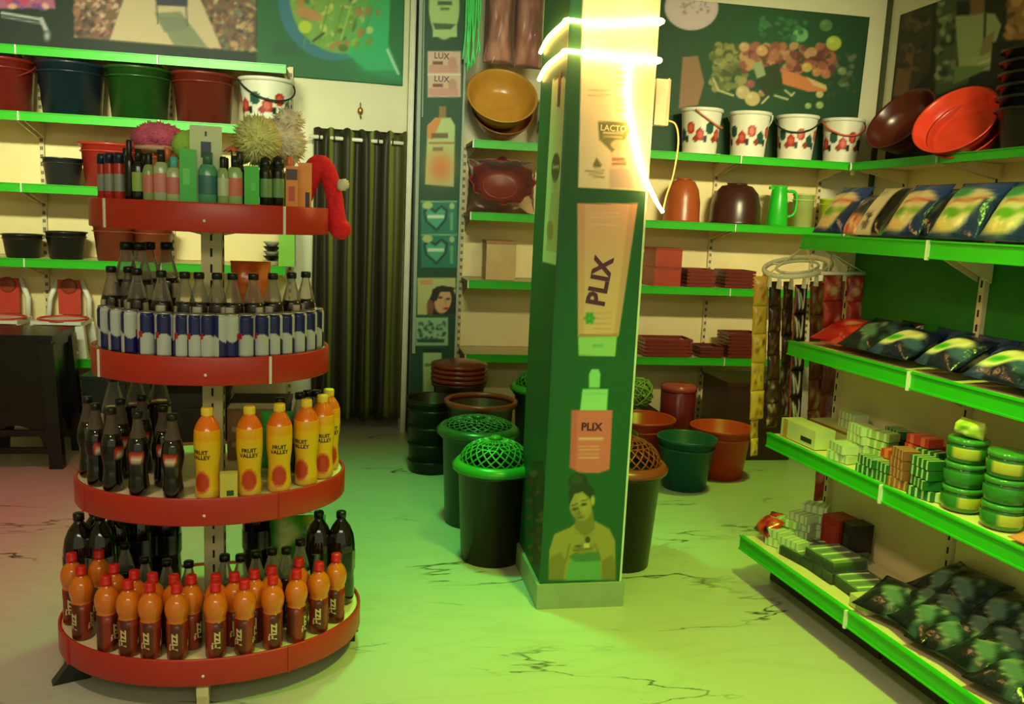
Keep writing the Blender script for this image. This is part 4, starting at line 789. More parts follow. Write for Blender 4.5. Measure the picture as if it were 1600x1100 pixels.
# lower left shelves
tub('small dark grey tapered tub on the middle left shelf', shelf_at(99, 285, LT[2], 5.74), .115, .09, .165, (44, 50, 52), False)
tub('wide red basin on the middle left shelf behind the stand', shelf_at(176, 290, LT[2], 5.77), .18, .15, .265, (178, 50, 40), False)
tub('brown terracotta pot behind plush toys on the middle left shelf', shelf_at(268, 292, LT[2], 5.77), .18, .15, .24, (150, 64, 44), False)
for px, py, r, h, c, lb in [(36, 392, .115, .14, (34, 36, 32), 'low black planter pot, leftmost on lower left shelf'), (104, 392, .118, .165, (32, 34, 30), 'black planter pot, second on lower left shelf'),
                            (182, 398, .135, .22, (140, 62, 42), 'brown planter pot behind the stand, left one'), (240, 398, .12, .215, (150, 72, 46), 'brown planter pot behind the stand, right one')]:
    tub(lb, shelf_at(px, py, LT[3], 5.76), r, r*.8, h, c, False, 'pot', name='planter_pot')
p = shelf_at(425, 415, LT[3], 5.76); t = thing('bowl_stack', 'stack of dark and white bowls right of the stand pole', 'bowls', None, p)
for k in range(5): obj('bowl', MB().lathe([(.03, .001+k*.03), (.055, .028+k*.03), (.058, .03+k*.03), (.052, .026+k*.03), (.03, .006+k*.03)], 24).mesh('bowl', BLACK if k % 2 else WHITE), t)
p = shelf_at(449, 418, LT[3], 5.76)
t = thing('jerry_can', 'light green plastic canister on the lower left shelf near curtain', 'canister', None, p)
obj('body', MB().box((0, 0, .14), (.1, .14, .28), taper=.92).mesh('body', cmat((130, 200, 60), .3)), t)
obj('cap', MB().lathe([(.02, .28), (.022, .3), (.018, .305)], 14).mesh('cap', cmat((60, 130, 40), .3)), t)
# child chairs on the lowest left shelf
def child_chair(label, loc):
    t = thing('child_chair', label, 'chair', 'small white chairs on the left shelf', loc)
    RD = mat('chair_red', (196, 60, 46), .4)
    obj('seat', MB().box((0, 0, .21), (.28, .26, .03)).box((0, -.12, .185), (.27, .02, .04)).mesh('seat', WHITE), t)
    obj('seat_edge', MB().tube([(.14*math.cos(a), .13*math.sin(a), .228) for a in np.linspace(0, 2*PI, 25)[:-1]], .009, 6, closed=True).mesh('seat_edge', RD), t)
    for sx in (-1, 1):
        for sy in (-1, 1): obj('leg', MB().add([(sx*(.13+a)-.022, sy*(.11+a*.5)-.02, z) for a, z in ((.02, .001), (0, .2))]+[(sx*(.13+a)+.022, sy*(.11+a*.5)-.02, z) for a, z in ((.02, .001), (0, .2))]+[(sx*(.13+a)+.022, sy*(.11+a*.5)+.02, z) for a, z in ((.02, .001), (0, .2))]+[(sx*(.13+a)-.022, sy*(.11+a*.5)+.02, z) for a, z in ((.02, .001), (0, .2))],
            [(0, 2, 3, 1), (2, 4, 5, 3), (4, 6, 7, 5), (6, 0, 1, 7), (1, 3, 5, 7), (0, 6, 4, 2)]).mesh('leg', WHITE), t)
        obj('back_post', MB().tube([(sx*.12, .115, .22), (sx*.115, .14, .34), (sx*.07, .15, .46)], .017, 8).mesh('back_post', WHITE), t)
    bk = obj('backrest', MB().box((0, .14, .35), (.13, .014, .22), taper=1.05).mesh('backrest', RD), t)
    obj('backrest_crest', MB().ball((0, .13, .42), (.05, .012, .05)).mesh('backrest_crest', cmat((150, 60, 40))), bk)
    return t
child_chair('small white plastic chair with red back left of the stand', shelf_at(100, 535, LT[4], 5.77))
child_chair('small white plastic chair with red back cut by the left edge', shelf_at(2, 525, LT[4], 5.77))
child_chair('small white plastic chair with red back hidden behind the stand', shelf_at(205, 545, LT[4], 5.77))
# black stool and crates on the floor at left
def black_stool(label, loc, s=1., rz=0):
    t = thing('plastic_stool', label, 'stool', 'black plastic stools', loc, (0, 0, rz), (s,)*3); w = .2
    obj('top', MB().box((0, 0, .735), (.42, .40, .03)).box((0, 0, .70), (.40, .38, .05)).mesh('top', BLACK), t)
    for sx in (-1, 1):
        for sy in (-1, 1):
            v = []
            for k, z in ((1.22, .001), (1., .70)):
                for dx, dy in ((-.035, -.03), (.035, -.03), (.035, .03), (-.035, .03)): v.append((sx*w*.88*k+dx, sy*w*.8*k+dy, z))
            obj('leg', MB().add(v, [(0, 3, 2, 1), (4, 5, 6, 7), (0, 1, 5, 4), (1, 2, 6, 5), (2, 3, 7, 6), (3, 0, 4, 7)]).mesh('leg', BLACK), t)
    for q in range(4):
        M = Matrix.Rotation(q*PI/2, 4, 'Z'); out = [(-.19, .69), (.19, .69), (.205, .12)]+[(.14*math.cos(a), .12+.12*math.sin(a)) for a in np.linspace(0, PI, 13)]+[(-.205, .12)]
        obj('apron', MB().prism(out, .17, .185, M=M @ Matrix.Rotation(PI/2, 4, 'X')).mesh('apron', BLACK), t)
    for z in (.10, .2):
        for y in (-.19, .19): obj('rail', MB().box((0, y, z), (.40, .02, .035)).mesh('rail', BLACK), t)
    return t
black_stool('tall black plastic stool on the floor at the left edge', (-1.83, 5.26, 0))
def crate(label, loc, w, d, h, col, group=None, ribs=4, name='plastic_crate', rz=0):
    t = thing(name, label, 'crate', group, loc, (0, 0, rz)); m = cmat(col, .4)
    obj('body', MB().box((0, 0, h/2), (w, d, h-.002), taper=1.03).mesh('body', m), t)
    obj('rim', MB().box((0, 0, h-.012), (w*1.08, d*1.08, .024)).mesh('rim', m), t)
    for k in range(ribs): obj('rib', MB().box((0, 0, h*(k+.6)/(ribs+.6)), (w*1.045, d*1.045, .012)).mesh('rib', m), t)
    obj('hand_grip', MB().box((0, -d/2*1.05, h*.72), (w*.3, .02, .03)).mesh('hand_grip', m), t)
    return t
crate('black plastic crate on the floor under the left shelf', (-1.37, 5.50, 0), .38, .3, .25, (24, 28, 24))
crate('dark green plastic crate stacked on the black crate', (-1.37, 5.50, .252), .37, .3, .22, (20, 40, 30), ribs=2)
crate('black plastic crate behind the round display stand', (-.95, 5.55, 0), .36, .3, .36, (34, 24, 22))
crate('dark brown plastic crate right behind the round display stand', (-.56, 5.55, 0), .34, .3, .3, (50, 34, 28))

# ---- middle shelves left of the pillar
def basin(label, c, n, r, h, col, name='plastic_basin', group=None, stack=1, ctr=True, twist=0):
    """open basin, opening along n; c = middle of the rim circle"""
    n = Vector(n).normalized(); t = thing(name, label, 'basin', group); t.rotation_euler = n.to_track_quat('Z', 'Y').to_euler(); t.location = Vector(c)-n*h
    m = cmat(col, .25)
    obj('body', MB().lathe([(r*.62, 0), (r*.72, h*.06), (r*.90, h*.6), (r*.97, h*.93), (r*1.02, h*.94), (r*1.03, h), (r*.985, h*1.0), (r*.955, h*.95), (r*.885, h*.6), (r*.70, h*.1), (r*.55, h*.07), (0, h*.065)], 48).mesh('body', m), t)
    obj('base_ring', MB().lathe([(r*.60, -.006), (r*.63, -.006), (r*.63, .004), (r*.60, .004), (r*.60, -.006)], 40, cap0=False, cap1=False).mesh('base_ring', m), t)
    return t
c = atY(785, 148, 5.66); basin('mustard yellow basin leaning on the shelf left of the pillar', c, (0, -.80, .60), .225, .15, (206, 150, 62))
c = atY(786, 172, 5.75); basin('brown basin nested behind the mustard yellow basin', (c.x, 5.75, c.z), (0, -.80, .60), .2, .14, (150, 92, 50))
# maroon goods in clear film
p = atY(786, 290, 5.70)
t = thing('wrapped_basket', 'maroon scalloped basket wrapped in clear film below the yellow basin', 'basket', None, (p.x, 5.74, RT[1]+.003))
Mb = Matrix.Translation((0, .10, .17)) @ Matrix.Rotation(rad(72), 4, 'X')
MAR = cmat((132, 40, 30), .3)
wv = MB().lathe(fine([(.10, 0), (.14, .03), (.19, .12), (.2, .14), (.19, .138), (.13, .035), (.001, .02)], 3), 96)
wv.v = [((x*1.08*k, y*.80*k, z) if (k := 1+.05*min(1, max(0, z-.02)/.12)*math.cos(12*math.atan2(y, x))) else None) for x, y, z in wv.v]
wv.v = [tuple(Mb @ Vector(q)) for q in wv.v]
obj('basket', wv.mesh('basket', MAR), t)
obj('inner_ring', MB().lathe([(.10, .034), (.105, .038), (.11, .036)], 40, cap0=False, cap1=False, M=Mb @ Matrix.Diagonal((1.08, .8, 1, 1))).mesh('inner_ring', cmat((150, 50, 38), .3)), t)
o = obj('film', pillow(.46, .345, .26, None, 41, 31, lump=.06, seed=3).mesh('film', clearmat('crinkled_film', (244, 232, 226), .0, .12)), t, (0, .02, 0)); o['label'] = 'clear crinkled film'
t = thing('cardboard_box', 'small wooden brown box on the wall shelf left of pillar', 'box', None, tuple(shelf_at(778, 440, RT[2], 5.82)))
obj('body', MB().box((0, 0, .12), (.2, .18, .24)).mesh('body', cmat((206, 176, 120), .6)), t); obj('lid', MB().box((0, 0, .25), (.21, .19, .02)).mesh('lid', cmat((170, 120, 76), .6)), t)
# hanging green cords and pink bags
t = thing('cord_bundle', 'bundle of bright green plastic cords hanging beside the poster column', 'cord', None, (0, 0, 0))
for k in range(9):
    x = atY(727+k*2.6, 60, 5.52).x; zb0 = atY(735, 112-6*abs(k-3), 5.52).z
    obj('cord', MB().tube(smooth([(x, 5.52+.006*(k % 3), 3.05), (x+.004*math.sin(k), 5.52+.01*(k % 2), 2.75), (x+.01*math.sin(k*2), 5.52, (2.75+zb0)/2), (x+.012*(k % 3-1), 5.515, zb0)], 4), .0055, 6).mesh('cord', cmat((70, 226, 110), .35)), t)
obj('hook', MB().tube([(.78, 5.99, 3.06), (.78, 5.5, 3.06)], .008, 6).mesh('hook', WHITE), t)
for i, (px, py, w, h, lb) in enumerate([(778, 105, .2, .75, 'pinkish clear bag hanging above the yellow basin, left one'), (822, 112, .2, .72, 'pinkish clear bag hanging above the yellow basin, right one')]):
    p = atY(px, py, 5.72+.05*i); t = thing('hanging_bag', lb, 'bag', 'clear bags hanging above the basin', (p.x, 5.72+.05*i, p.z+.02))
    obj('film', pillow(w, h, .14, None, 17, 25, seed=20+i).mesh('film', clearmat('pink_film', (240, 216, 210), .1)), t)
    obj('contents', pillow(w*.8, h*.7, .09, bag_canvas((196, 150, 138), lambda c: c.speck(30, (5, 5, 95, 95), [(222, 190, 178), (160, 112, 104), (232, 206, 194)], (6, 16))), seed=31+i).mesh('contents', GLOSS), t)
# ---- right shelves
def dome(label, loc, r, h, col):
    t = thing('upturned_pot', label, 'pot', None, loc)
    obj('body', MB().lathe([(r, .001), (r*1.03, .012), (r*1.0, .02), (r*.98, h*.45), (r*.86, h*.75), (r*.6, h*.93), (0, h)], 32).mesh('body', cmat(col, .3)), t)
    obj('foot_ring', MB().lathe([(r*.4, h*.965), (r*.4, h*1.0), (r*.35, h*1.0), (r*.35, h*.965)], 24, cap0=False, cap1=False).mesh('foot_ring', cmat(col, .3)), t)
dome('orange brown upturned pot beside the pillar under the light rope', shelf_at(1064, 345, RT[1]), .125, .30, (170, 82, 40))
dome('dark brown upturned pot on the right middle shelf', shelf_at(1147, 350, RT[1]), .175, .285, (62, 32, 24))
p = shelf_at(1213, 352, RT[1], 5.75); t = thing('water_jug', 'bright green plastic jug next to the dark pot', 'jug', None, p)
obj('body', MB().lathe([(.07, .001), (.075, .02), (.06, .20), (.05, .26), (.055, .28), (.05, .28), (.045, .25), (0, .03)], 24).mesh('body', cmat((40, 190, 40), .3)), t)
obj('handle', MB().tube(smooth([(.055, -.01, .25), (.12, -.02, .23), (.12, -.02, .1), (.07, -.01, .07)], 4), .011, 8).mesh('handle', cmat((40, 190, 40), .3)), t)
obj('spout', MB().box((-.055, 0, .265), (.04, .03, .02)).mesh('spout', cmat((40, 190, 40), .3)), t)
tub('pale green square canister on the right middle shelf', shelf_at(1252, 354, RT[1], 5.75), .075, .068, .235, (190, 206, 120), False, 'canister', name='canister')
tub('lime green beaker on the right middle shelf by the detergent', shelf_at(1290, 356, RT[1], 5.75), .06, .05, .21, (180, 200, 50), False, 'beaker', name='beaker')
tub('small brown pot at the corner of the right middle shelf', shelf_at(1318, 358, RT[1], 5.75), .07, .055, .25, (110, 54, 36), False, 'pot', name='planter_pot')
for k in range(2):
    p = shelf_at(1033, 440, RT[2]+.13*k, 5.76); tag(obj('storage_box', carton(.19, .24, .128, (168, 60, 36), [(0, .93, 1.02, .06, (140, 44, 28))]), None, p), 'red storage box on the right shelf, %s of two stacked' % ['lower', 'upper'][k], 'box', 'stacked red boxes')
def tray_stack(px, py, z, w, n, col, lb, Y=5.74):
    x, y, z = shelf_at(px, py, z, Y); me = MB().box((0, 0, .004), (w*.84, .2, .008)).box((0, -.1, .014), (w, .006, .02)).box((0, .1, .014), (w, .006, .02)).box((-w/2, 0, .014), (.006, .206, .02)).box((w/2, 0, .014), (.006, .206, .02)).mesh('plastic_tray', cmat(col, .3))
    for k in range(n):
        tag(obj('plastic_tray', me, None, (x, y, z+.025*k)), 'brown plastic tray in %s, %s from the bottom' % (lb, ORD[k]), 'tray', 'brown plastic tray stacks')
tray_stack(1086, 446, RT[2], .2, 5, (124, 48, 34), 'the stack beside the red boxes')
tray_stack(1146, 449, RT[2], .22, 5, (110, 42, 32), 'the stack at right of the red boxes')
tray_stack(1036, 556, RT[3], .34, 5, (128, 46, 34), 'the low stack behind the pillar')
tray_stack(1102, 560, RT[3], .17, 3, (104, 38, 30), 'the small lowest shelf stack')
tray_stack(1152, 560, RT[3], .24, 7, (112, 40, 30), 'the tall lowest shelf stack')
# ---- right wall shelf
def wall_basin(lb, px, py, X, n, r, h, col): c = atX(px, py, X); return basin(lb, c, n, r, h, col)
wall_basin('dark maroon basin leaning in the right corner', 1405, 184, 3.46, (-.80, -.16, .56), .235, .17, (84, 32, 24))
wall_basin('bright red basin leaning on the right wall shelf', 1492, 186, 3.38, (-.74, -.34, .56), .235, .13, (216, 64, 38))
wall_basin('red basin nested behind the bright red basin', 1508, 200, 3.45, (-.74, -.34, .56), .21, .13, (190, 56, 36))
x0_, y0_ = 3.56, 4.06
for k in range(6):
    t = thing('black_tub', 'black plastic tub in the stack at the right edge, %s from the bottom' % ORD[k], 'tub', 'stacked black tubs', (3.59, 4.20, 1.977+.062*k))
    obj('body', MB().lathe(bucket_prof(.2, .155, .22), 32).mesh('body', BLACK), t); obj('rim', MB().lathe([(.205, .205), (.214, .208), (.214, .222), (.205, .224)], 32, cap0=False, cap1=False).mesh('rim', BLACK), t)

# ================================================================ BINS AND TUBS ON THE FLOOR
def lid_mesh(r, h, col, name):
    bm = bmesh.new(); rows = 7; n = 22; V = []
    for j in range(rows+1):
        a = (j/rows)*PI*.44+.05; V.append([bm.verts.new((r*.97*math.cos(a0)*math.cos(a-.05), r*.97*math.sin(a0)*math.cos(a-.05), h*math.sin(a-.05)/math.sin(PI*.44))) for a0 in [2*PI*(i+.5*(j % 2))/n for i in range(n)]])
    fs = []
    for j in range(rows):
        for i in range(n):
            o = j % 2; a, b = V[j][i], V[j][(i+1) % n]
            if o == 0: c, d = V[j+1][i], V[j+1][(i-1) % n]; fs.append(bm.faces.new((a, b, c))); fs.append(bm.faces.new((a, c, d)))
            else: c, d = V[j+1][(i+1) % n], V[j+1][i]; fs.append(bm.faces.new((a, b, c))); fs.append(bm.faces.new((a, c, d)))
    bmesh.ops.join_triangles(bm, faces=bm.faces[:], angle_face_threshold=PI, angle_shape_threshold=PI)
    res = bmesh.ops.inset_individual(bm, faces=bm.faces[:], thickness=r*.028, use_even_offset=False)
    inner = [f for f in bm.faces if f not in set(res['faces'])]; bmesh.ops.delete(bm, geom=inner, context='FACES')
    bm.faces.new(V[-1][::1]) if False else None
    me = bpy.data.meshes.new(name); bm.to_mesh(me); bm.free(); me.materials.append(col)
    for p in me.polygons: p.use_smooth = True
    return me
LIDS = {}
def bin_(label, loc, rt, rb, h, col, lid=None, lidh=.1, rimcol=None, name='waste_bin', cat='bin', ribs=0, open_=True):
    t = thing(name, label, cat, 'waste bins around the pillar', loc); m = cmat(col, .3)
    obj('body', MB().lathe(bucket_prof(rt, rb, h), 40).mesh('body', m), t)
    for k in range(ribs):
        z = h*(.15+.7*k/max(1, ribs-1)); r = rb+(rt-rb)*z/h; obj('rib', MB().lathe([(r, z-.006), (r+.005, z), (r, z+.006)], 36, cap0=False, cap1=False).mesh('rib', m), t)
    if lid:
        lm = cmat(lid, .3); l = obj('lid', MB().lathe([(rt*.93, h+.002), (rt*1.12, h-.008), (rt*1.14, h+.008), (rt*1.02, h+.03), (rt*.93, h+.032), (rt*.93, h+.002)], 40, cap0=False, cap1=False).mesh('lid', lm), t)
        o = obj('lattice', lid_mesh(rt*.97, lidh, lm, 'lattice'), l, (0, 0, h+.028)); md = o.modifiers.new('t', 'SOLIDIFY'); md.thickness = .006
        obj('lid_button', MB().lathe([(rt*.2, h+.028+lidh*.985), (rt*.12, h+.04+lidh), (0, h+.042+lidh)], 20).mesh('lid_button', lm), l)
    if rimcol:
        obj('rim', MB().lathe([(rt*1.0, h-.02), (rt*1.08, h-.012), (rt*1.1, h+.006), (rt*1.02, h+.012), (rt*.96, h+.004), (rt*.96, h-.02), (rt*1.0, h-.02)], 40, cap0=False, cap1=False).mesh('rim', cmat(rimcol, .3)), t)
    return t
bin_('black waste bin with bright green lattice lid left of the pillar', (.625, 3.63, 0), .165, .135, .42, (24, 22, 18), (40, 150, 44), .095)
bin_('dark green bin with flat green lattice lid behind the front bin', (.615, 4.10, 0), .18, .15, .46, (22, 50, 28), (30, 84, 36), .04)
bin_('dark brown bin with wide red rim behind the green bins', (.70, 4.60, 0), .185, .15, .50, (58, 34, 24), None, rimcol=(140, 50, 36))
bin_('black film wrapped bin at the left end of the bin row', (.47, 4.98, 0), .15, .13, .44, (26, 22, 18), None, ribs=4)
bin_('black bin with second green lattice lid farther behind', (1.12, 4.95, 0), .17, .14, .50, (26, 26, 20), (46, 150, 50), .10)
bin_('brown bin topped by stacked brown lids at the back of the row', (.66, 5.28, 0), .165, .13, .48, (60, 30, 22), None)
for k in range(4):
    tag(obj('bin_lid', MB().lathe([(.17, 0), (.178, .006), (.176, .022), (.12, .034), (.05, .04), (0, .04)], 36).mesh('bin_lid', cmat((128, 44, 32), .25)), None, (.66, 5.28, .482+.03*k)), 'brown red bin lid in the pile behind the bins, %s from the bottom' % ORD[k], 'lid', 'stacked brown bin lids')
bin_('black waste bin with brown lattice lid right of the pillar', (1.19, 3.53, 0), .165, .13, .44, (30, 32, 20), (150, 66, 40), .11)
p = atZ(1082, 772, 0); tub('teal plastic tub on the floor right of the pillar', (p.x, p.y+.14, 0), .168, .125, .30, (18, 84, 80), False)
tub('red plastic tub on the floor behind the teal tub', (p.x+.31, p.y+.36, 0), .185, .14, .31, (206, 66, 40), False)
tub('flat red basin on the floor behind the brown lattice bin', (1.76, 4.96, 0), .2, .2, .33, (196, 60, 38), False)
tub('olive green tub on the floor behind the brown lattice bin', (1.46, 4.66, 0), .165, .15, .31, (84, 84, 40), False)
crate('large dark brown crate on the floor below the right shelves', (2.62, 5.32, 0), .46, .4, .52, (66, 30, 22), ribs=1)
t = thing('lidded_pail', 'maroon pail with clear lid before the brown crate', 'pail', None, (2.12, 5.3, 0))
obj('body', MB().lathe([(.09, .001), (.11, .05), (.115, .42), (.1, .44), (0, .44)], 28).mesh('body', cmat((128, 34, 40), .25)), t); obj('lid', MB().lathe([(.12, .43), (.12, .46), (.09, .475), (0, .475)], 28).mesh('lid', cmat((180, 70, 74), .2)), t)
t = thing('scrubber_net', 'tangled lime green net bundle behind the red basin', 'net', None, (1.86, 5.40, .39))
mb = MB()
for k in range(26):
    ax = Vector((random.gauss(0, 1), random.gauss(0, 1), random.gauss(0, 1))).normalized(); u = ax.orthogonal().normalized(); w = ax.cross(u); r = random.uniform(.09, .12)
    mb.tube([u*(r*math.cos(a))+w*(r*math.sin(a))+ax*random.uniform(-.02, .02) for a in np.linspace(0, 2*PI, 13)[:-1]], .005, 5, closed=True)
o = obj('strands', mb.mesh('strands', cmat((150, 190, 84), .5)), t); o['kind'] = 'stuff'
obj('core', MB().ball((0, 0, 0), .085, jit=.08).mesh('core', cmat((110, 150, 60), .6)), t)
crate('dark brown carton stack under the net bundle on the floor', (1.86, 5.42, 0), .3, .3, .27, (70, 40, 28), ribs=1)
crate('dark brown crate just right of the pillar on the floor', (1.56, 5.3, 0), .24, .3, .42, (56, 30, 24), ribs=1)
# ================================================================ THE LOW SHELF UNIT ON THE RIGHT
UO, UA = Vector((1.655, 3.30, 0)), rad(-85)
UD, UE = Vector((math.cos(UA), math.sin(UA), 0)), Vector((-math.sin(UA), math.cos(UA), 0))
def UL(s, y, z): return UO+UD*s+UE*y+Vector((0, 0, z))
UZ = [.2, .65, 1.045, 1.485]; UF = [0, .085, .145, .16]; UB = .40; BW = .73
for bi, lb in enumerate(['green lipped shelf unit bay at the far end beside the hanger', 'green lipped shelf unit bay nearest the camera on the right']):
    t = thing('shelf_unit_bay', lb, 'shelf', 'low shelf unit bays', UO, (0, 0, UA)); x0, x1 = bi*BW, (bi+1)*BW; xc = (x0+x1)/2
    for z0, z1, m in [(.06, .64, PANEL), (.64, 1.03, PANEL), (1.03, 1.50, mat('green_back_panel', (34, 116, 30), .4))]:
        obj('back_panel', MB().box((xc, UB+.008, (z0+z1)/2), (BW-.03, .014, z1-z0-.006)).mesh('back_panel', m), t)
    for xx in ((x0+.014, x1) if bi == 0 else (x1-.014,)):
        u = obj('upright', MB().box((xx, UB-.002, .75), (.026, .03, 1.5)).mesh('upright', CREAM), t); sl = MB(); z = .1
        while z < 1.47:
            sl.box((xx, UB-.0178, z), (.006, .003, .024)); z += .05
        obj('slot_row', sl.mesh('slot_row', DARK), u)['kind'] = 'stuff'
    obj('kick_board', MB().box((xc, .16, .06), (BW-.02, .02, .12)).mesh('kick_board', cmat((70, 66, 50), .6)), t)
    for z, f in zip(UZ, UF):
        s = obj('shelf', MB().box((xc, (f+UB)/2, z-.012), (BW-.006, UB-f-.025, .02)).mesh('shelf', CREAM), t)
        obj('lip', lip_mesh(BW, .06).mesh('lip', GREEN), s, (xc, f, z+.004))
        if bi == 1: obj('joint_clip', MB().box((x0, f-.013, z-.028), (.009, .012, .066)).mesh('joint_clip', WHITE), s)
        for xx in (x0+.03, x1-.03):
            obj('bracket', MB().add([(xx+a, y, z+b) for a in (-.003, .003) for y, b in ((UB-.01, -.024), (f+.04, -.024), (f+.04, -.04), (UB-.01, -.13))],
                                    [(0, 1, 2, 3), (7, 6, 5, 4), (0, 4, 5, 1), (1, 5, 6, 2), (2, 6, 7, 3), (3, 7, 4, 0)]).mesh('bracket', CREAM), s)
def srow(px, yo, z):
    best = min(((abs(pix(UL(.005*k, yo, z+.03))[0]-px), .005*k) for k in range(-40, 291)), key=lambda q: q[0]); return best[1]
def upouch(name, label, cat, group, me, s, y, z, tilt, yaw=0): return tag(obj(name, me, None, UL(s, y, z), (-tilt, 0, UA+yaw)), label, cat, group)
# pouch prints
def det(c, k=0):
    c.rect(-5, -5, 105, 30, (34, 70, 150)); c.glow(60, 14, 26, 10, (90, 130, 200), .6)
    c.ell(46, 58, 42, 36, (232, 222, 176)); c.ell(66, 44, 30, 22, (236, 226, 186)); c.ell(40, 66, 18, 9, (110, 176, 50)); c.ell(70, 60, 12, 6, (130, 190, 60), .9); c.line(30, 46, 86, 38, 5, (214, 110, 70)); c.ell(30, 86, 26, 8, (236, 206, 130), .8)
    c.poly([(84, 40), (106, 30), (106, 106), (70, 106)], (24, 50, 104), .9)
    if k: c.ell(30, 28, 24, 12, (70, 170, 110))
def bw(c): c.rect(0, 0, 72, 100, (222, 222, 196)); c.poly([(72, 0), (100, 0), (100, 100), (72, 100)], (22, 26, 24)); c.ell(38, 20, 12, 9, (190, 200, 170)); [c.rect(26+8*(i % 3), 62+i*6, 52+6*(i % 2), 66+i*6, (40, 40, 36)) for i in range(5)]
def orw(c): c.rect(0, 0, 100, 55, (60, 64, 66)); c.speck(16, (0, 10, 100, 60), [(200, 200, 190), (90, 100, 120)], (5, 12)); c.rect(0, 60, 100, 100, (222, 160, 120)); c.speck(10, (0, 60, 100, 100), [(240, 220, 180), (206, 96, 60)], (5, 12))
def navy(c): c.speck(10, (5, 5, 95, 95), [(36, 54, 110), (60, 84, 120), (14, 20, 40)], (8, 20)); c.ell(40, 60, 34, 20, (226, 214, 170), 1, -.4); c.ell(62, 44, 26, 16, (228, 206, 160), 1, -.3); c.ell(42, 62, 16, 8, (70, 160, 40), 1, -.4)
def navyb(c): c.speck(12, (5, 5, 95, 95), [(40, 50, 96), (24, 26, 40), (60, 66, 110)], (8, 18)); c.ell(45, 66, 32, 14, (216, 204, 160), 1, -.2)
def darkg(c): c.speck(18, (0, 0, 100, 100), [(30, 44, 50), (16, 22, 26), (60, 84, 84)], (6, 16)); c.ell(50, 55, 30, 13, (96, 124, 110), .9, .5); c.ell(40, 40, 18, 8, (130, 150, 130), .7, -.4); c.speck(5, (20, 20, 80, 80), [(170, 170, 150)], (2, 5))
def redp(c): c.speck(14, (0, 0, 100, 100), [(236, 70, 50), (176, 30, 26)], (8, 20)); c.ell(50, 40, 14, 12, (236, 190, 130), .9)
MP = {k: pillow(w, h, d, bag_canvas(b, fn, 21), 21, 21, seed=i).mesh(k, GLOSS) for i, (k, w, h, d, b, fn) in enumerate([
    ('detergent_pouch', .19, .23, .075, (30, 58, 120), lambda c: det(c, 0)), ('detergent_pouch_teal', .22, .23, .08, (30, 58, 120), lambda c: det(c, 1)), ('white_pouch', .15, .22, .06, (222, 222, 196), bw),
    ('orange_pouch', .10, .19, .05, (120, 110, 100), orw), ('navy_thin_pouch', .10, .21, .05, (22, 34, 64), lambda c: c.speck(8, (0, 0, 100, 100), [(70, 100, 90), (30, 40, 50)], (8, 16))),
    ('navy_pouch', .21, .19, .07, (20, 26, 56), navy), ('navy_back_pouch', .17, .15, .06, (28, 32, 80), navyb), ('dark_pouch', .20, .20, .06, (18, 26, 32), darkg), ('red_pouch', .26, .2, .07, (206, 44, 36), redp)])}
NM = {'detergent_pouch': 'detergent_pouch', 'detergent_pouch_teal': 'detergent_pouch'}
for px, k, yo, lb in [(1292, 'detergent_pouch', .19, 'white and blue detergent pouch at the far end of top shelf'), (1326, 'orange_pouch', .2, 'thin orange and grey pouch second on the top shelf'), (1352, 'white_pouch', .2, 'white pouch with black side panel on the top shelf'),
                      (1404, 'detergent_pouch', .19, 'white and blue detergent pouch right of the black and white one'), (1440, 'navy_thin_pouch', .21, 'thin navy pouch between two detergent pouches'), (1484, 'detergent_pouch_teal', .19, 'wide detergent pouch with teal splash above the shelf joint'),
                      (1524, 'navy_thin_pouch', .25, 'thin navy pouch tucked behind the wide detergent pouches'), (1568, 'detergent_pouch_teal', .19, 'detergent pouch with teal splash at the right edge'), (1632, 'detergent_pouch', .19, 'detergent pouch just cut by the right picture edge')]:
    s = srow(px, yo, UZ[3]); upouch('detergent_pouch', lb, 'pouch', 'pouches on the top shelf', MP[k], s, yo, UZ[3]+.012, .62)
s = srow(1325, .26, UZ[2]); upouch('red_snack_bag', 'glossy red bag lying at the far end of second shelf', 'bag', None, MP['red_pouch'], s, .2, UZ[2]+.03, 1.2, .25)
s = srow(1300, .2, UZ[2]); upouch('red_snack_bag', 'crumpled red and white bag at the far corner of second shelf', 'bag', None, pillow(.14, .14, .05, bag_canvas((196, 70, 60), lambda c: c.speck(12, (0, 0, 100, 100), [(230, 190, 170), (220, 60, 50)], (8, 16))), seed=44).mesh('red_snack_bag', GLOSS), s, .19, UZ[2]+.02, 1.25)
s = srow(1415, .34, UZ[2]); upouch('coffee_pack', 'upright black pack with brown picture on second shelf', 'pack', None, pillow(.115, .14, .05, bag_canvas((26, 22, 20), lambda c: (c.ell(55, 45, 24, 14, (206, 150, 110)), c.ell(40, 40, 10, 8, (220, 190, 160)))), seed=45).mesh('coffee_pack', GLOSS), s, .34, UZ[2]+.002, .15)
for i, (px, yo) in enumerate([(1352, .17), (1402, .17), (1474, .17), (1566, .17), (1650, .17)]):
    s = srow(px, yo+.05, UZ[2]); upouch('soap_powder_pouch', 'navy soap powder pouch with cream print, %s from far end, second shelf front' % ORD[i], 'pouch', 'navy pouches on the second shelf', MP['navy_pouch'] if i > 1 else MP['dark_pouch'] if i == 0 else MP['navy_pouch'], s, yo, UZ[2]+.03, 1.02+.06*(i % 2), random.uniform(-.2, .2))
for i, (px, yo) in enumerate([(1462, .31), (1528, .31), (1592, .31), (1660, .31)]):
    s = srow(px, yo, UZ[2]); upouch('soap_powder_pouch', 'navy pouch leaning on the back panel, %s on second shelf' % ORD[i], 'pouch', 'navy pouches behind on the second shelf', MP['navy_back_pouch'], s, yo, UZ[2]+.004, .5)
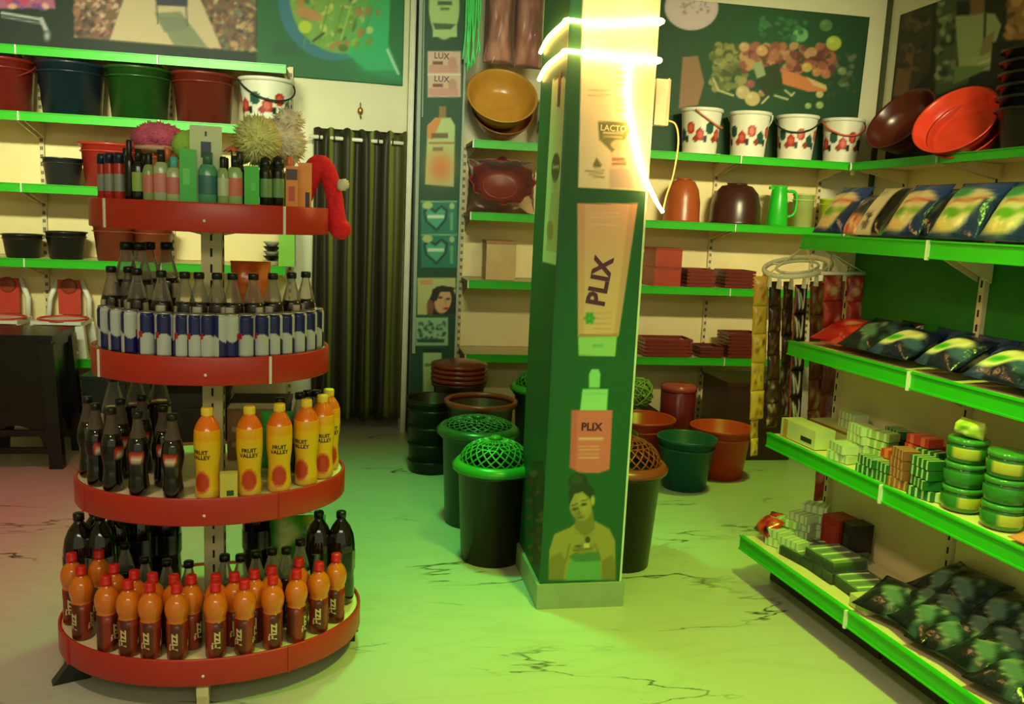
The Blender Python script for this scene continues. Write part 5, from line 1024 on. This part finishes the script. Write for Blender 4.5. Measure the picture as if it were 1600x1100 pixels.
# third shelf: soap packs, tubs
def soap(w, d, h, c, st, n=4):
    mb = MB().box((0, 0, h/2), (w, d, h)); ms = [cmat(c, .3), cmat(st, .3)]
    for k in range(n): mb.box(((k+.5)/n*w-w/2, 0, h/2), (w/n*.35, d*1.012, h*1.02), 1)
    return mb.mesh('soap_pack', ms)
SP = {'white': soap(.10, .065, .032, (206, 214, 170), (150, 190, 120)), 'green': soap(.095, .06, .03, (36, 104, 48), (176, 196, 150)), 'brown': soap(.08, .06, .032, (150, 90, 64), (190, 140, 100)), 'lime': soap(.10, .06, .03, (150, 186, 90), (206, 214, 170), 3), 'red': soap(.1, .065, .03, (196, 66, 46), (222, 120, 80), 2)}
LABN = {'white': 'white and pale green', 'green': 'dark green striped', 'brown': 'brown', 'lime': 'lime green', 'red': 'red'}
UIDX = {}
def soaps(kind, s, y, z, n, where, yaw=0, cat='soap'):
    for k in range(n):
        tag(obj('soap_pack', SP[kind], None, UL(s+random.uniform(-.004, .004), y, z+.034*k+.001), (0, 0, UA+yaw+random.uniform(-.24, .24))), '%s soap pack %s, %s' % (LABN[kind], where, ['lying lowest', 'second up', 'third up', 'fourth up', 'topmost of five'][k] if n > 1 else 'alone'), cat, 'soap packs on the shelf unit')
Z3 = UZ[1]
tag(obj('long_carton', carton(.24, .09, .075, (206, 212, 150), [(-.36, .5, .12, 1.02, (200, 150, 60)), (.25, .35, .3, .25, (40, 50, 40))]), None, UL(.16, .16, Z3+.002), (0, 0, UA)), 'long pale green carton with tape at the far end of third shelf', 'carton')
tag(obj('long_carton', carton(.26, .1, .07, (190, 196, 130), [(0, .9, 1., .15, (150, 110, 60))]), None, UL(.17, .30, Z3+.002), (0, 0, UA)), 'long pale carton behind the taped one on third shelf', 'carton')
for i, (px, yo, k, n, w) in enumerate([(1318, .14, 'white', 2, 'in front of the taped carton'), (1345, .22, 'white', 4, 'in the tall pile past the cartons'), (1330, .33, 'white', 4, 'near the back panel past the cartons'), (1362, .13, 'green', 2, 'in the first aisle side pile'), (1375, .24, 'lime', 4, 'in the lime pile mid shelf'),
                                    (1400, .33, 'green', 4, 'by the back panel beside lime pile'), (1385, .14, 'green', 2, 'in the second aisle side pile'), (1418, .25, 'green', 3, 'in the pile before the red packs'), (1412, .14, 'brown', 4, 'in the pile at the shelf joint'), (1440, .34, 'red', 4, 'piled against the back panel'),
                                    (1445, .14, 'green', 4, 'in the pile right of the shelf joint'), (1450, .23, 'green', 4, 'in the pile before the first tub stack'), (1482, .34, 'red', 4, 'behind the first tub stack'), (1402, .195, 'red', 3, 'between green piles by the joint'), (1460, .16, 'lime', 1, 'before the tub stack'), (1438, .245, 'red', 5, 'in the red pile left of the tubs')]):
    soaps(k, srow(px, yo, Z3), yo, Z3, n, w, .3 if k == 'red' else 0)
for i, px in enumerate([1530, 1572, 1618, 1660]):
    s = srow(px, .33, Z3); upouch('dark_sachet_box', 'dark brown sachet box along the back panel, %s on third shelf' % ORD[i], 'box', 'dark boxes behind the tubs', carton(.095, .06, .12+.02*(i % 2), (60, 44, 30), [(0, .6, .7, .3, (96, 72, 50))]), s, .34, Z3+.002, 0)
K_tub = Kind()
K_tub.part('body', MB().lathe([(.052, .001), (.057, .006), (.060, .03), (.057, .055), (.055, .062)], 28), mat('green_tub_plastic', (46, 120, 44), .18, coat=.5))
K_tub.part('lid', MB().lathe([(.056, .060), (.0605, .062), (.0605, .074), (.056, .077), (0, .077)], 28), mat('green_tub_lid', (62, 140, 56), .18, coat=.5))
K_tub.part('label', MB().lathe([(.0595, .016), (.0612, .02), (.0612, .046), (.0595, .05)], 28, cap0=False, cap1=False, colf=lambda a, z: (190, 180, 70) if abs(a-.3) < .7 else (50, 124, 46)), PRINTG)
for q, (px, yo, nm) in enumerate([(1502, .17, 'left'), (1566, .17, 'right')]):
    s = srow(px, yo, Z3)
    for k in range(3): p = UL(s, yo, Z3+.002+.078*k); K_tub.place('dishwash_tub', 'green dishwash tub, %s of the %s stack on third shelf' % (['lowest', 'middle', 'topmost'][k], nm), 'tub', 'green tub stacks', p, face(p)+[.2, 2.5, -.4][k])
s = srow(1504, .17, Z3); tag(obj('sponge_bag', pillow(.1, .055, .09, bag_canvas((176, 196, 70), lambda c: c.speck(10, (0, 0, 100, 100), [(206, 214, 110), (120, 170, 60)], (8, 18))), seed=50).mesh('sponge_bag', GLOSS), None, UL(s, .17, Z3+.237), (0, 0, UA)), 'yellow green sponge bag on top of the left tub stack', 'bag')
s = srow(1590, .12, Z3); upouch('small_sachet', 'small orange sachet lying before the right tub stack', 'sachet', None, pillow(.12, .06, .02, bag_canvas((222, 130, 90)), seed=51).mesh('small_sachet', GLOSS), s+.05, .095, Z3+.012, 1.35)
# bottom shelf
Z4 = UZ[0]
for i, (px, yo, lb) in enumerate([(1180, .05, 'red sachet bundle at the far front corner of bottom shelf'), (1222, .20, 'red and black sachet bundle at the far back of bottom shelf'), (1196, .12, 'small red sachet bundle between the two others')]):
    s = srow(px, yo, Z4); upouch('sachet_bundle', lb, 'bundle', 'red sachet bundles', pillow(.11, .10, .06, bag_canvas((190, 40, 34), lambda c: c.speck(14, (0, 0, 100, 100), [(226, 180, 150), (150, 30, 26), (30, 24, 20), (226, 80, 60)], (8, 16))), seed=60+i).mesh('sachet_bundle', GLOSS), max(s, .06), yo, Z4+.03, .9, .3*i)
for i, (px, yo, k, n, w) in enumerate([(1218, .10, 'white', 2, 'first pile on the bottom shelf front'), (1240, .10, 'white', 2, 'second pile on the bottom shelf front'), (1250, .2, 'white', 4, 'pile in the middle of bottom shelf'), (1272, .27, 'white', 5, 'pile by the dark red box'), (1232, .17, 'lime', 3, 'lime pile behind on the bottom shelf')]):
    soaps(k, srow(px, yo, Z4), yo, Z4, n, w, .5)
s = srow(1306, .30, Z4); tag(obj('gift_box', carton(.1, .1, .15, (150, 34, 30), [(0, .5, .7, .6, (170, 46, 38))]), None, UL(s, .31, Z4+.002), (0, 0, UA+.1)), 'dark red box by the back panel on bottom shelf', 'box')
s = srow(1332, .32, Z4); tag(obj('gift_box', carton(.07, .1, .15, (36, 30, 26), [(0, .5, .4, .4, (60, 50, 44))]), None, UL(s, .33, Z4+.002), (0, 0, UA)), 'black box beside the dark red box on bottom shelf', 'box')
def multipack(label, s, y, z, n, c, yaw=0):
    t = thing('soap_multipack', label, 'soap pack', 'green soap multipacks', UL(s, y, z), (0, 0, UA+yaw)); me = MB().box((0, 0, .02), (.052, .15, .036)).box((.0, 0, .0385), (.012, .13, .002), 1).mesh('soap_bar', [cmat((86, 130, 56), .25), cmat((206, 216, 170), .3)])
    for k in range(n): obj('soap_bar', me, t, ((k-(n-1)/2)*.058, 0, .002))
    obj('wrapper', MB().box((0, 0, .02), (n*.058+.006, .156, .0415)).mesh('wrapper', CLEAR), t)
multipack('green soap bar multipack, farthest from camera on bottom shelf', srow(1262, .13, Z4), .14, Z4, 3, 0, .15); multipack('green soap bar multipack behind against the panel', srow(1310, .3, Z4)+.03, .29, Z4, 3, 0, -.1)
multipack('green soap bar multipack stacked on another, upper one', srow(1300, .14, Z4), .15, Z4+.043, 3, 0, .05); multipack('green soap bar multipack stacked under another, lower one', srow(1300, .14, Z4), .15, Z4, 3, 0, 0)
multipack('green soap bar multipack nearest the flat cream carton', srow(1335, .14, Z4)+.02, .16, Z4, 3, 0, -.05)
s = srow(1340, .09, Z4)+.08; tag(obj('flat_carton', carton(.09, .2, .045, (206, 200, 140), []), None, UL(s, .13, Z4+.002), (0, 0, UA)), 'flat cream carton between green soap and navy pouches', 'carton')
idx = 0
for r_, (yo, n, ds) in enumerate([(.03, 6, .125), (.11, 6, .125), (.19, 6, .125)]):
    for k in range(n):
        s_ = s+.10+ds*k+.03*(r_ % 2)
        if s_ > 1.40: continue
        upouch('refill_pouch', 'dark navy refill pouch, %s row from the aisle, %s from far end, bottom shelf' % (ORD[r_], ORD[k]), 'pouch', 'dark refill pouches on the bottom shelf', MP['dark_pouch'], s_, yo, Z4+.035+.028*r_+.010*(k % 2), 1.25 if r_ < 2 else 1.1, random.uniform(-.35, .35))
# ---------------------------------------------------------------- drying hanger with sachet strips
HY = 3.42; hc = atY(1246, 417, HY)
t = thing('drying_hanger', 'white round clip hanger hung from the end of top shelf', 'hanger', None, hc)
M = Matrix.Rotation(rad(-12), 4, 'Y') @ Matrix.Rotation(rad(13), 4, 'X')
def circ(r, n=32, dx=0): return [M @ Vector((dx+r*math.cos(a), r*.8*math.sin(a), 0)) for a in np.linspace(0, 2*PI, n+1)[:-1]]
obj('outer_ring', MB().tube(circ(.142), .011, 8, closed=True).mesh('outer_ring', WHITE), t); obj('inner_ring', MB().tube(circ(.09), .006, 8, closed=True).mesh('inner_ring', WHITE), t)
for a in range(4): obj('spoke', MB().tube([M @ Vector((.09*math.cos(a*PI/2+.5), .072*math.sin(a*PI/2+.5), 0)), M @ Vector((.142*math.cos(a*PI/2+.5), .113*math.sin(a*PI/2+.5), 0))], .005, 6).mesh('spoke', WHITE), t)
bl, br = atY(1283, 427, 3.24)-hc, atY(1352, 427, 3.24)-hc
obj('cross_bar', MB().tube([bl, br], .008, 8).mesh('cross_bar', WHITE), t)
top = atY(1258, 384, HY)-hc; top2 = atY(1300, 396, 3.24)-hc
for k, (a, b) in enumerate([(M @ Vector((-.12, 0, 0)), top), (M @ Vector((.02, .1, 0)), top), (M @ Vector((.02, -.11, 0)), top), (bl+Vector((.03, 0, 0)), top2), (bl+Vector((.08, 0, 0)), top2), (br-Vector((.06, 0, 0)), top2), (br, top2)]):
    obj('string', MB().tube([a, b], .0025, 5).mesh('string', WHITE), t)
for k in range(10):
    a = PI*.95+k*PI*1.1/9; q = M @ Vector((.142*math.cos(a), .113*math.sin(a), 0)); obj('clip', MB().box((q.x, q.y, q.z-.028), (.012, .02, .05), taper=.7).mesh('clip', WHITE if k % 3 else cmat((200, 190, 170))), t)
def strip(label, px, y0, y1, wpx, Y, n, cv, seed, name='sachet_strip'):
    a, b = atY(px[0], y0, Y), atY(px[1], y1, Y); L = (a-b).length; w = wpx/FPX*(Y*1.03)
    t = thing(name, label, 'sachets', 'sachet strips on the hanger', (b.x, Y, b.z)); h = L/n; lean = math.atan2(a.x-b.x, a.z-b.z)
    for k in range(n): obj('sachet', pillow(w, h*1.01, .022, cv(k), 11, 11, seed=seed+k).mesh('sachet', GLOSS), t, ((a.x-b.x)*k/n, .004*(k % 2), (a.z-b.z)*k/n), (0, lean, random.uniform(-.15, .15)))
ye = lambda k: bag_canvas((214, 168, 60), lambda c: (c.speck(8, (20, 20, 80, 80), [(90, 60, 20), (236, 206, 110), (170, 110, 30)], (4, 12)), c.rect(0, 0, 100, 6, (236, 206, 120))), 11)
br_ = lambda k: bag_canvas((70, 42, 28), lambda c: c.speck(10, (0, 0, 100, 100), [(100, 64, 40), (44, 26, 18), (150, 110, 80)] if k > 1 else [(210, 190, 160), (130, 80, 50), (50, 30, 20)], (6, 16)), 11)
bk_ = lambda k: bag_canvas((34, 24, 18), lambda c: (c.line(20, 20, 35, 80, 12, (226, 220, 200)), c.line(35, 30, 60, 80, 10, (226, 220, 200)), c.line(70, 15, 62, 80, 12, (226, 220, 200)), c.rect(0, 0, 8, 100, (200, 90, 70))), 17)
rd_ = lambda k: bag_canvas((168, 54, 40), lambda c: (c.speck(10, (0, 0, 100, 100), [(200, 110, 90), (130, 36, 28), (216, 150, 120)], (8, 18)), c.ell(50, 60, 26, 16, (214, 190, 130), .8 if k == 1 else .0)), 11)
rb_ = lambda k: bag_canvas((110, 48, 34), lambda c: c.speck(12, (0, 0, 100, 100), [(140, 70, 50), (84, 36, 26), (170, 150, 90)], (8, 18)), 11)
strip('yellow sachet strip hanging leftmost from the white hanger', (1190, 1182), 432, 655, 25, HY, 5, ye, 70); strip('narrow yellow sachet strip hanging lowest at the left', (1180, 1178), 630, 712, 14, HY+.05, 3, ye, 80)
strip('dark brown sachet strip right of the yellow one', (1212, 1206), 440, 668, 22, HY+.02, 6, br_, 90); strip('brown sachet strip in the middle of the hanger', (1232, 1226), 440, 650, 18, HY+.06, 5, br_, 100)
strip('black sachet strip with white marks and red edge', (1252, 1241), 445, 664, 24, HY-.06, 5, bk_, 110, 'sachet_strip'); strip('brown and tan sachet strip behind second shelf end', (1278, 1272), 440, 690, 26, HY+.03, 5, rb_, 120)
strip('red sachet pack hanging from the cross bar, left one', (1303, 1300), 430, 512, 36, 3.24, 2, rd_, 130); strip('red sachet pack hanging from the cross bar, right one', (1338, 1334), 432, 512, 30, 3.24, 2, rd_, 140)
strip('long dark red sachet strip behind second shelf end', (1312, 1287), 440, 782, 42, HY+.02, 6, lambda k: rd_(0) if k == 0 else rb_(k), 150)
